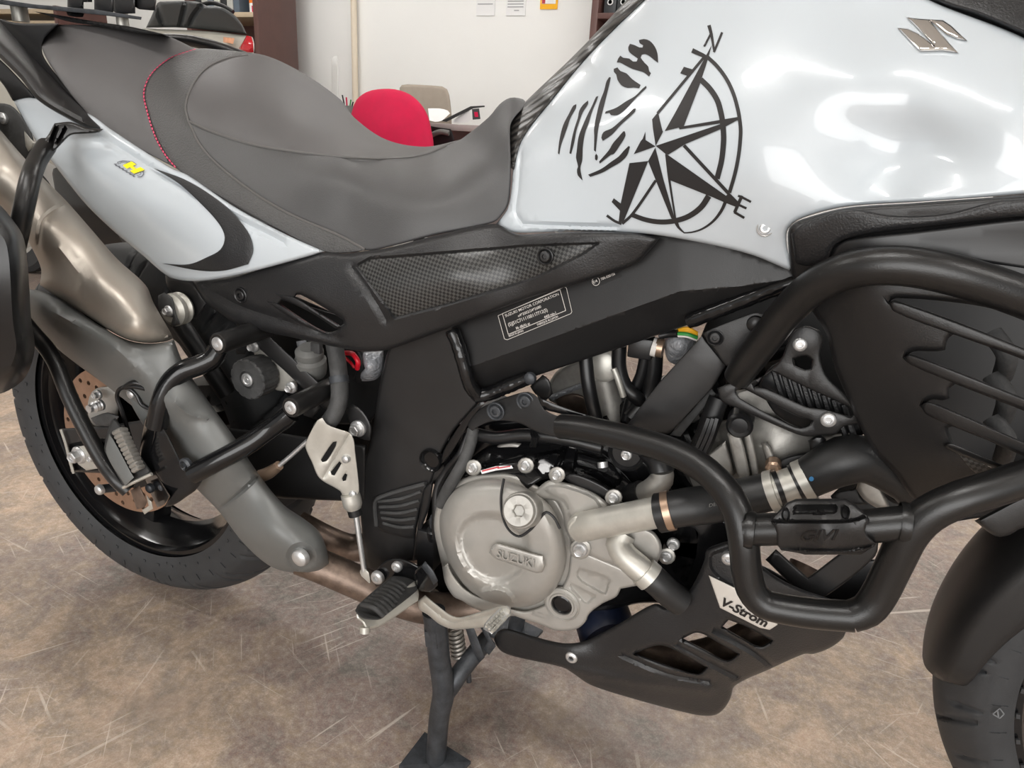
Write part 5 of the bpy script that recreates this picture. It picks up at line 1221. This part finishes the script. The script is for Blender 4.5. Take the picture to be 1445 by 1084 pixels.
# ------------------------------------------------------------------ front end beyond the picture's edge
for sgn in (-1, 1):
    tube('fork_leg', [(1.566, .1 * sgn, .32), (1.44, .1 * sgn, .58)], .026, M['gloss_black'], B, w3=True)
    tube('fork_tube', [(1.46, .1 * sgn, .54), (1.27, .1 * sgn, .96)], .02, M['zinc'], B, w3=True)
tube('front_axle', [(1.566, -.115, .329), (1.566, .115, .329)], .012, M['zinc'], B, w3=True)
box('fork_yoke', (1.22, -.13, .93), (1.31, .13, .97), M['frame'], B, .01)
tube('handlebar', [(1.10, -.40, 1.10), (1.18, -.25, 1.10), (1.25, -.12, 1.06), (1.27, 0, 1.04), (1.25, .12, 1.06), (1.18, .25, 1.10), (1.10, .40, 1.10)], .011, M['tube'], B, w3=True)
for sgn in (-1, 1): tube('grip', [(1.165, .28 * sgn, 1.10), (1.10, .40 * sgn, 1.10)], .016, M['peg_rubber'], B, w3=True)
def nose():
    V, Fc = [], []
    secs = [(1.20, .20, .80, 1.02), (1.32, .215, .76, 1.05), (1.44, .19, .74, 1.07), (1.54, .13, .76, 1.05), (1.60, .05, .82, 1.0)]
    for x, hw, z0, z1 in secs:
        for k in range(20):
            a = 2 * math.pi * k / 20; c, s_ = math.cos(a), math.sin(a)
            V.append((x, hw * math.copysign(abs(c) ** .7, c), (z0 + z1) / 2 + (z1 - z0) / 2 * math.copysign(abs(s_) ** .7, s_)))
    for i in range(len(secs) - 1):
        for k in range(20): Fc.append((i*20+k, i*20+(k+1) % 20, (i+1)*20+(k+1) % 20, (i+1)*20+k))
    Fc += [tuple(range(20)), tuple(range(80, 100))]
    return mk('nose_cowl', V, Fc, M['white'], B, angle=50)
nose()
# ------------------------------------------------------------------ pannier on the bike's right side
pc = thing('pannier_case', (.05, -.4, .4), 'black hard pannier hung on the white motorcycle beside its silencer', 'pannier')
D_cs = TPS([(0,289,-.40),(44,450,-.40),(0,550,-.40),(-100,420,-.45),(-230,400,-.455)])
surf('case_shell', [(-230,230),(-120,236),(-30,262),(0,289),(17,309),(32,332),(38,360),(41,400),(44,450),(49,488),(44,515),(31,538),(0,556),(-60,566),(-230,570)], D_cs, M['plastic_smooth'], pc, th=.1, edge=(26, .06), step=12)
tube('case_seam', on(D_cs, [(-200,330),(-100,345),(-60,352),(-35,357)]), .004, M['deep'], pc, seg=6)
box('latch', tuple(P(-110, 400, -.455) - np.array([.03, .008, .015])), tuple(P(-110, 400, -.455) + np.array([.03, .012, .015])), M['plastic_fine'], pc, .004)

# ------------------------------------------------------------------ second motorcycle behind the seat
def floor_of(px, py, y): q = P(px, py, y); return q
b2p = P(270, 50, 1.6)
b2 = thing('motorcycle', (b2p[0], 1.75, 0), 'silver touring motorcycle with red tail lamp parked behind the black seat', 'motorcycle')
D2 = TPS([(198,41,1.62),(358,60,1.62),(280,60,1.56),(340,100,1.56),(240,100,1.56)])
surf('tail_fairing', [(198,41),(221,41),(294,44),(347,50),(356,52),(359,62),(358,76),(350,100),(300,130),(200,150),(140,140),(150,70)], D2, M['bikegrey'], b2, th=.3, edge=(5, .03), step=12)
surf('seat', [(206,39),(214,22),(222,4),(226,2),(278,2),(292,8),(310,9),(327,18),(340,32),(348,48),(298,43),(254,39)], [(206,39,1.62),(348,48,1.62),(260,20,1.58),(310,30,1.58)], M['darkgrey'], b2, th=.25, edge=(6, .03), step=8, mods=[groove([(222,4),(224,20),(230,36)], .02, 5), groove([(262,4),(258,20),(254,38)], .02, 5), groove([(284,8),(272,24),(266,40)], .02, 5)])
surf('tail_lamp', [(348,50),(355,52),(358,60),(358,74),(343,75),(337,68)], 1.55, M['tail_red'], b2, th=.05, edge=(3, .015))
surf('turn_signal', [(315,52),(331,54),(329,62),(315,60)], 1.545, M['lens_orange'], b2, th=.02, edge=(1.5, .006), sm=False)
tube('grab_bar', [(286,6,1.6),(300,4,1.6),(316,9,1.6),(329,17,1.6)], .008, M['plastic_smooth'], b2, seg=8)
wc = P(330, 75, 1.75); wc = np.array([wc[0] - .1, 1.75, .3])
lathe('tyre', wc, [(.2, -.06), (.27, -.07), (.295, -.05), (.30, 0), (.295, .05), (.27, .07), (.2, .06)], M['rubber'], b2, axis=(0, 1, 0), seg=40)
lathe('rim', wc, [(.0, -.03), (.04, -.05), (.17, -.02), (.205, -.05), (.205, .05), (.17, .02), (.04, .05), (0, .03)], M['cast'], b2, axis=(0, 1, 0), seg=40)
tube('swingarm', [tuple(wc + np.array([0, -.09, 0])), tuple(wc + np.array([-.55, -.09, .1]))], .03, M['gloss_black'], b2, w3=True)
tube('mudguard', [tuple(wc + np.array([.3*math.cos(a)*1.1, 0, .3*math.sin(a)*1.1 + .03])) for a in np.linspace(.5, 2.6, 9)], .06, M['plastic_smooth'], b2, w3=True)
box('body_shell', (wc[0] - 1.05, 1.63, .58), (wc[0] + .12, 1.87, .88), M['bikegrey'], b2, .07)
box('engine_body', (wc[0] - 1.0, 1.63, .18), (wc[0] - .45, 1.87, .6), M['gloss_black'], b2, .04)
surf('side_fairing', [(150,70),(200,60),(230,120),(200,200),(100,200),(-40,160),(-60,60),(60,60)], 1.6, M['bikegrey'], b2, th=.3, edge=(8, .04), step=20)
w2 = wc + np.array([-1.45, 0, 0])
lathe('tyre', w2, [(.2, -.05), (.27, -.055), (.295, -.04), (.30, 0), (.295, .04), (.27, .055), (.2, .05)], M['rubber'], b2, axis=(0, 1, 0), seg=40)
lathe('rim', w2, [(.0, -.03), (.04, -.05), (.17, -.02), (.205, -.04), (.205, .04), (.17, .02), (.04, .05), (0, .03)], M['cast'], b2, axis=(0, 1, 0), seg=40)
tube('fork', [tuple(w2 + np.array([0, -.08, 0])), tuple(w2 + np.array([.3, -.08, .6]))], .025, M['cast'], b2, w3=True)

# ------------------------------------------------------------------ chairs
def office_base(t, c, zs):
    """column and five-star foot under a seat of height zs"""
    tube('column', [(c[0], c[1], zs), (c[0], c[1], .1)], .028, M['plastic_smooth'], t, w3=True)
    for k in range(5):
        a = 2 * math.pi * k / 5 + .3; e = (c[0] + .3*math.cos(a), c[1] + .3*math.sin(a), .065)
        tube('foot', [(c[0], c[1], .11), e], [.025, .015], M['plastic_smooth'], t, w3=True, seg=8)
        lathe('castor', (e[0], e[1] - .012, .03), [(0, 0), (.03, 0), (.03, .024), (0, .024)], M['plastic_smooth'], t, axis=(0, 1, 0), seg=16)
cq = P(550, 165, 1.95); c1 = thing('office_chair', (cq[0], 2.2, 0), 'crimson upholstered office chair in front of the cluttered desk', 'chair')
surf('backrest', [(494,172),(497,156),(503,141),(517,130),(533,126),(557,126),(578,133),(594,147),(604,164),(608,180),(612,206),(608,240),(590,262),(530,262),(502,240),(494,205)], [(550,126,1.99),(550,180,1.94),(494,180,2.0),(612,190,2.0),(550,262,1.96)], M['redcloth'], c1, th=.07, edge=(12, .035), step=12)
box('seat', (cq[0] - .24, 2.0, .46), (cq[0] + .24, 2.46, .55), M['redcloth'], c1, .03)
tube('back_bar', [(cq[0], 2.03, float(P(550, 240, 1.95)[2])), (cq[0], 2.08, .6), (cq[0], 2.2, .47)], .02, M['plastic_smooth'], c1, w3=True)
office_base(c1, (cq[0], 2.22), .47)
cq = P(600, 140, 2.75); c2 = thing('office_chair', (cq[0], 2.95, 0), 'taupe square-backed office chair behind the desk', 'chair')
surf('backrest', [(564,124),(567,120),(575,119),(624,122),(631,126),(634,134),(637,160),(638,200),(572,200),(566,150)], 2.75, M['beige'], c2, th=.06, edge=(5, .02))
box('seat', (cq[0] - .24, 2.72, .5), (cq[0] + .24, 3.2, .58), M['beige'], c2, .03)
tube('back_bar', [(cq[0], 2.79, float(P(600, 190, 2.75)[2])), (cq[0], 2.84, .6), (cq[0], 2.95, .5)], .02, M['plastic_smooth'], c2, w3=True)
office_base(c2, (cq[0], 2.96), .5)

# ------------------------------------------------------------------ desk and what stands on it
dq = P(640, 175, 2.3); ztop = float(dq[2]); dx0, dx1 = float(P(430, 168, 2.3)[0]), float(P(760, 180, 2.3)[0])
dk = thing('desk', ((dx0 + dx1) / 2, 2.55, 0), 'grey office desk cluttered with papers against the white wall side', 'desk')
box('desk_top', (dx0, 2.3, ztop - .03), (dx1, 2.72, ztop), M['desk'], dk, .004)
for x in (dx0 + .02, dx1 - .04):
    box('side_panel', (x, 2.34, 0), (x + .025, 2.7, ztop - .03), M['desk'], dk, .002)
box('modesty_panel', (dx0 + .04, 2.66, .3), (dx1 - .04, 2.68, ztop - .03), M['desk'], dk, .002)
def onz(px, py, y):  return P(px, py, y)
t = thing('document_stand', tuple(P(650, 172, 2.42)), 'dark sloping document stand on the desk beside the crimson chair', 'stand')
surf('stand_board', [(622,171),(634,165),(664,150),(684,149),(684,151),(668,153),(648,163),(630,172)], [(622,171,2.4),(664,150,2.45),(684,150,2.5)], M['darkgrey'], t, th=.03, edge=(1, .002), sm=False)
surf('sheet', [(640,170),(650,162),(662,156),(665,168),(660,173),(640,173)], 2.47, M['paper'], t, th=.004, edge=None)
pr_ = surf('leaflet', [(666,154),(676,153),(678,168),(667,169)], 2.41, M['darkgrey'], None, th=.003, edge=None, sm=False); tag(pr_, 'small dark printed leaflet propped on the document stand', 'leaflet')
decal('leaflet_print', [[(669,158),(674,158),(675,165),(670,165)]], lambda px, py: np.full(np.size(px), 2.409), M['redcloth'], pr_, off=-.002)
pp_ = surf('paper_stack', [(604,153),(620,153),(632,156),(635,160),(624,170),(614,172),(606,170)], [(604,153,2.5),(632,156,2.55),(614,172,2.42)], M['paper'], None, th=.03, edge=(1, .002)); tag(pp_, 'heap of white papers on the desk beside the crimson chair', 'papers')
ph = thing('telephone', tuple(P(625, 185, 2.28)), 'black desk telephone with grey handset below the paper heap', 'telephone')
surf('phone_body', [(608,178),(636,182),(641,196),(640,215),(608,215)], 2.27, M['plastic_smooth'], ph, th=.02, edge=(2, .004))
tube('handset', [(610,190,2.255),(622,186,2.25),(634,188,2.255)], .012, M['grey_plastic'], ph, seg=8)
mn = thing('monitor', tuple(P(473, 150, 2.42)), 'slim pale monitor seen from its edge on the desk', 'monitor')
surf('panel', [(468,84),(470,80),(475,79),(477,86),(478,150),(468,150)], 2.42, M['screen_white'], mn, th=.3, edge=(1.5, .01))
box('monitor_foot', tuple(np.array([P(473,165,2.5)[0] - .06, 2.45, ztop])), tuple(np.array([P(473,165,2.5)[0] + .06, 2.65, ztop + .06])), M['screen_white'], mn, .005)
cu_ = thing('pen_cup', tuple(P(490, 160, 2.4)), 'grey cup of pens on the desk between monitor and crimson chair', 'pen cup')
q = P(491, 158, 2.4); lathe('cup', (q[0], q[1], ztop), [(0, 0), (.035, 0), (.038, .06), (.034, .06), (.032, .01), (0, .01)], M['grey_plastic'], cu_, axis=(0, 0, 1))
for k, (c, dx) in enumerate((('plastic_smooth', -.02), ('redcloth', -.005), ('green_wire', .012), ('plastic_smooth', .02))):
    tube('pen', [(q[0] + dx*.4, q[1], ztop + .01), (q[0] + dx*1.6, q[1], ztop + .11 - .01*k)], .004, M[c], cu_, w3=True, seg=6)

# ------------------------------------------------------------------ wall things
tp = tube('trim_1', [tuple(P(500, 60, 3.86) * np.array([1, 1, 0])), tuple(P(500, 60, 3.86) * np.array([1, 1, 0]) + np.array([0, 0, 3.3]))], .022, simple('cream_conduit', srgb(.9, .85, .77), .5, var=.03), None, w3=True, sp=1); tp['kind'] = 'structure'; tp['label'] = 'cream conduit running up the white wall'
def sheet(name, x0, y0, x1, y1, mat, label, cat='notice'):
    a, b = P(x0, y1, 3.895), P(x1, y0, 3.895)
    o = box(name, (a[0], 3.892, a[2]), (b[0], 3.899, b[2]), mat); tag(o, label, cat)
    return o, a, b
grey_ink = simple('grey_ink', srgb(.66, .66, .67), .7, var=.02)
for (x0, x1, lb, ks) in ((672, 700, 'white paper notice with one line of print taped to the wall', (5,)), (714, 744, 'white paper notice with four lines of print taped to the wall', (1, 5, 9, 14))):
    o, a, b = sheet('wall_notice', x0, -30, x1, 22, M['paper'], lb)
    for k in ks:
        z = P(x0, k, 3.89)[2]; w = .82 if k < 12 else .25; xx = a[0] + .01 if k < 12 else (a[0] + b[0]) / 2 - .01
        box('print_line', (xx, 3.890, z - .006), (xx + (b[0] - a[0]) * w, 3.893, z), grey_ink, o)
o, a, b = sheet('wall_notice', 762, -25, 789, 13, M['orange'], 'orange bordered warning notice on the white wall')
box('white_field', (a[0] + .012, 3.889, a[2] + .03), (b[0] - .012, 3.893, b[2] - .02), M['paper'], o)
box('red_mark', (a[0] + .014, 3.887, a[2] + .032), (a[0] + .035, 3.890, a[2] + .055), M['redpaint'], o)
# shelving units
def unit(x0, x1, y0, y1, ztop, zs, label, side_x=None):
    t = thing('shelf_unit', ((x0 + x1) / 2, (y0 + y1) / 2, 0), label, 'shelf')
    for x in (x0, x1 - .04): box('upright', (x, y0, 0), (x + .04, y1, ztop), M['brown'], t, .003)
    box('back_panel', (x0 + .04, y1 - .015, .05), (x1 - .04, y1, ztop), M['brown'], t)
    for z in zs: box('shelf_board', (x0 + .04, y0, z - .03), (x1 - .04, y1 - .015, z), M['shelfwood'] if side_x else M['brown'], t, .002)
    return t
xr = float(P(365, 40, 3.3)[0]); zb = float(P(340, 17, 3.3)[2])
unit(xr - .62, xr, 3.3, 3.7, 2.2, (.12, .5, .9, zb - .0, zb + .4), 'brown shelf unit with pale boards beside the silver motorcycle', True)
cols = [('cream_binder', srgb(.8, .8, .76)), ('blue_grey_binder', srgb(.35, .4, .45)), ('pale_binder', srgb(.72, .72, .7)), ('dark_binder', srgb(.16, .17, .18))]
for k in range(8):
    nm, c = cols[k % 4]; x = xr - .13 - .055 * k - (.05 if k > 0 else 0)
    if k == 0: continue
    o = box('binder', (x, 3.34, zb), (x + .05, 3.62, zb + .3), simple(nm, c, .5, var=.05), None, .003); tag(o, {'cream_binder': 'cream', 'blue_grey_binder': 'blue-grey', 'pale_binder': 'pale grey', 'dark_binder': 'black'}[nm] + ' upright binder on the pale shelf of the brown unit', 'binder', 'binders on the pale shelf')
    box('spine_label', (x + .012, 3.337, zb + .12), (x + .038, 3.341, zb + .22), M['paper'], o)
cn = thing('spray_can', (xr - .09, 3.37, zb), 'white and orange can at the end of the pale shelf', 'can')
lathe('can_body', (xr - .09, 3.38, zb), [(0, 0), (.033, 0), (.034, .005), (.034, .06), (.033, .065), (0, .065)], M['paper'], cn, axis=(0, 0, 1)); lathe('can_band', (xr - .09, 3.38, zb), [(.0343, .062), (.0343, .13), (.03, .14), (0, .14)], simple('orange_can', srgb(.95, .5, .15), .4, var=.05), cn, axis=(0, 0, 1)); box('red_patch', (xr - .085, 3.344, zb + .008), (xr - .065, 3.35, zb + .045), M['redcloth'], cn)
xl = float(P(834, 20, 3.4)[0]); zr_ = float(P(850, 18, 3.4)[2])
unit(xl, xl + 1.1, 3.4, 3.8, 2.2, (.12, .5, .9, 1.25, zr_, zr_ + .4), 'dark brown shelf unit of black binders beyond the tank')
for k in range(7):
    x = xl + .06 + .075 * k
    o = box('binder', (x, 3.44, zr_), (x + .07, 3.74, zr_ + .31), simple('black_binder', srgb(.2, .21, .22), .45, var=.08), None, .003)
    tag(o, 'black ring binder standing on the dark brown shelf beyond the tank', 'binder', 'black binders beyond the tank')
    lathe('finger_ring', (x + .035, 3.439, zr_ + .06), [(.016, -.002), (.018, .002), (.016, .004), (.011, .004), (.011, -.001), (0, -.001)], M['zinc'], o, seg=18)
# low white-boarded rack seen under the luggage plate
xq = float(P(80, 20, 3.0)[0])
lw = thing('shelf_unit', (xq - .5, 3.2, 0), 'low rack of pale boards beyond the luggage plate', 'shelf')
zt = float(P(40, 8, 3.0)[2])
for x in (xq - 1.2, xq - .03): box('upright', (x, 3.0, 0), (x + .03, 3.4, zt), M['brown'], lw)
for k in range(7): box('shelf_board', (xq - 1.17, 3.0, zt - .05 - .075*k), (xq - .03, 3.4, zt - .02 - .075*k), M['shelfwood'], lw)
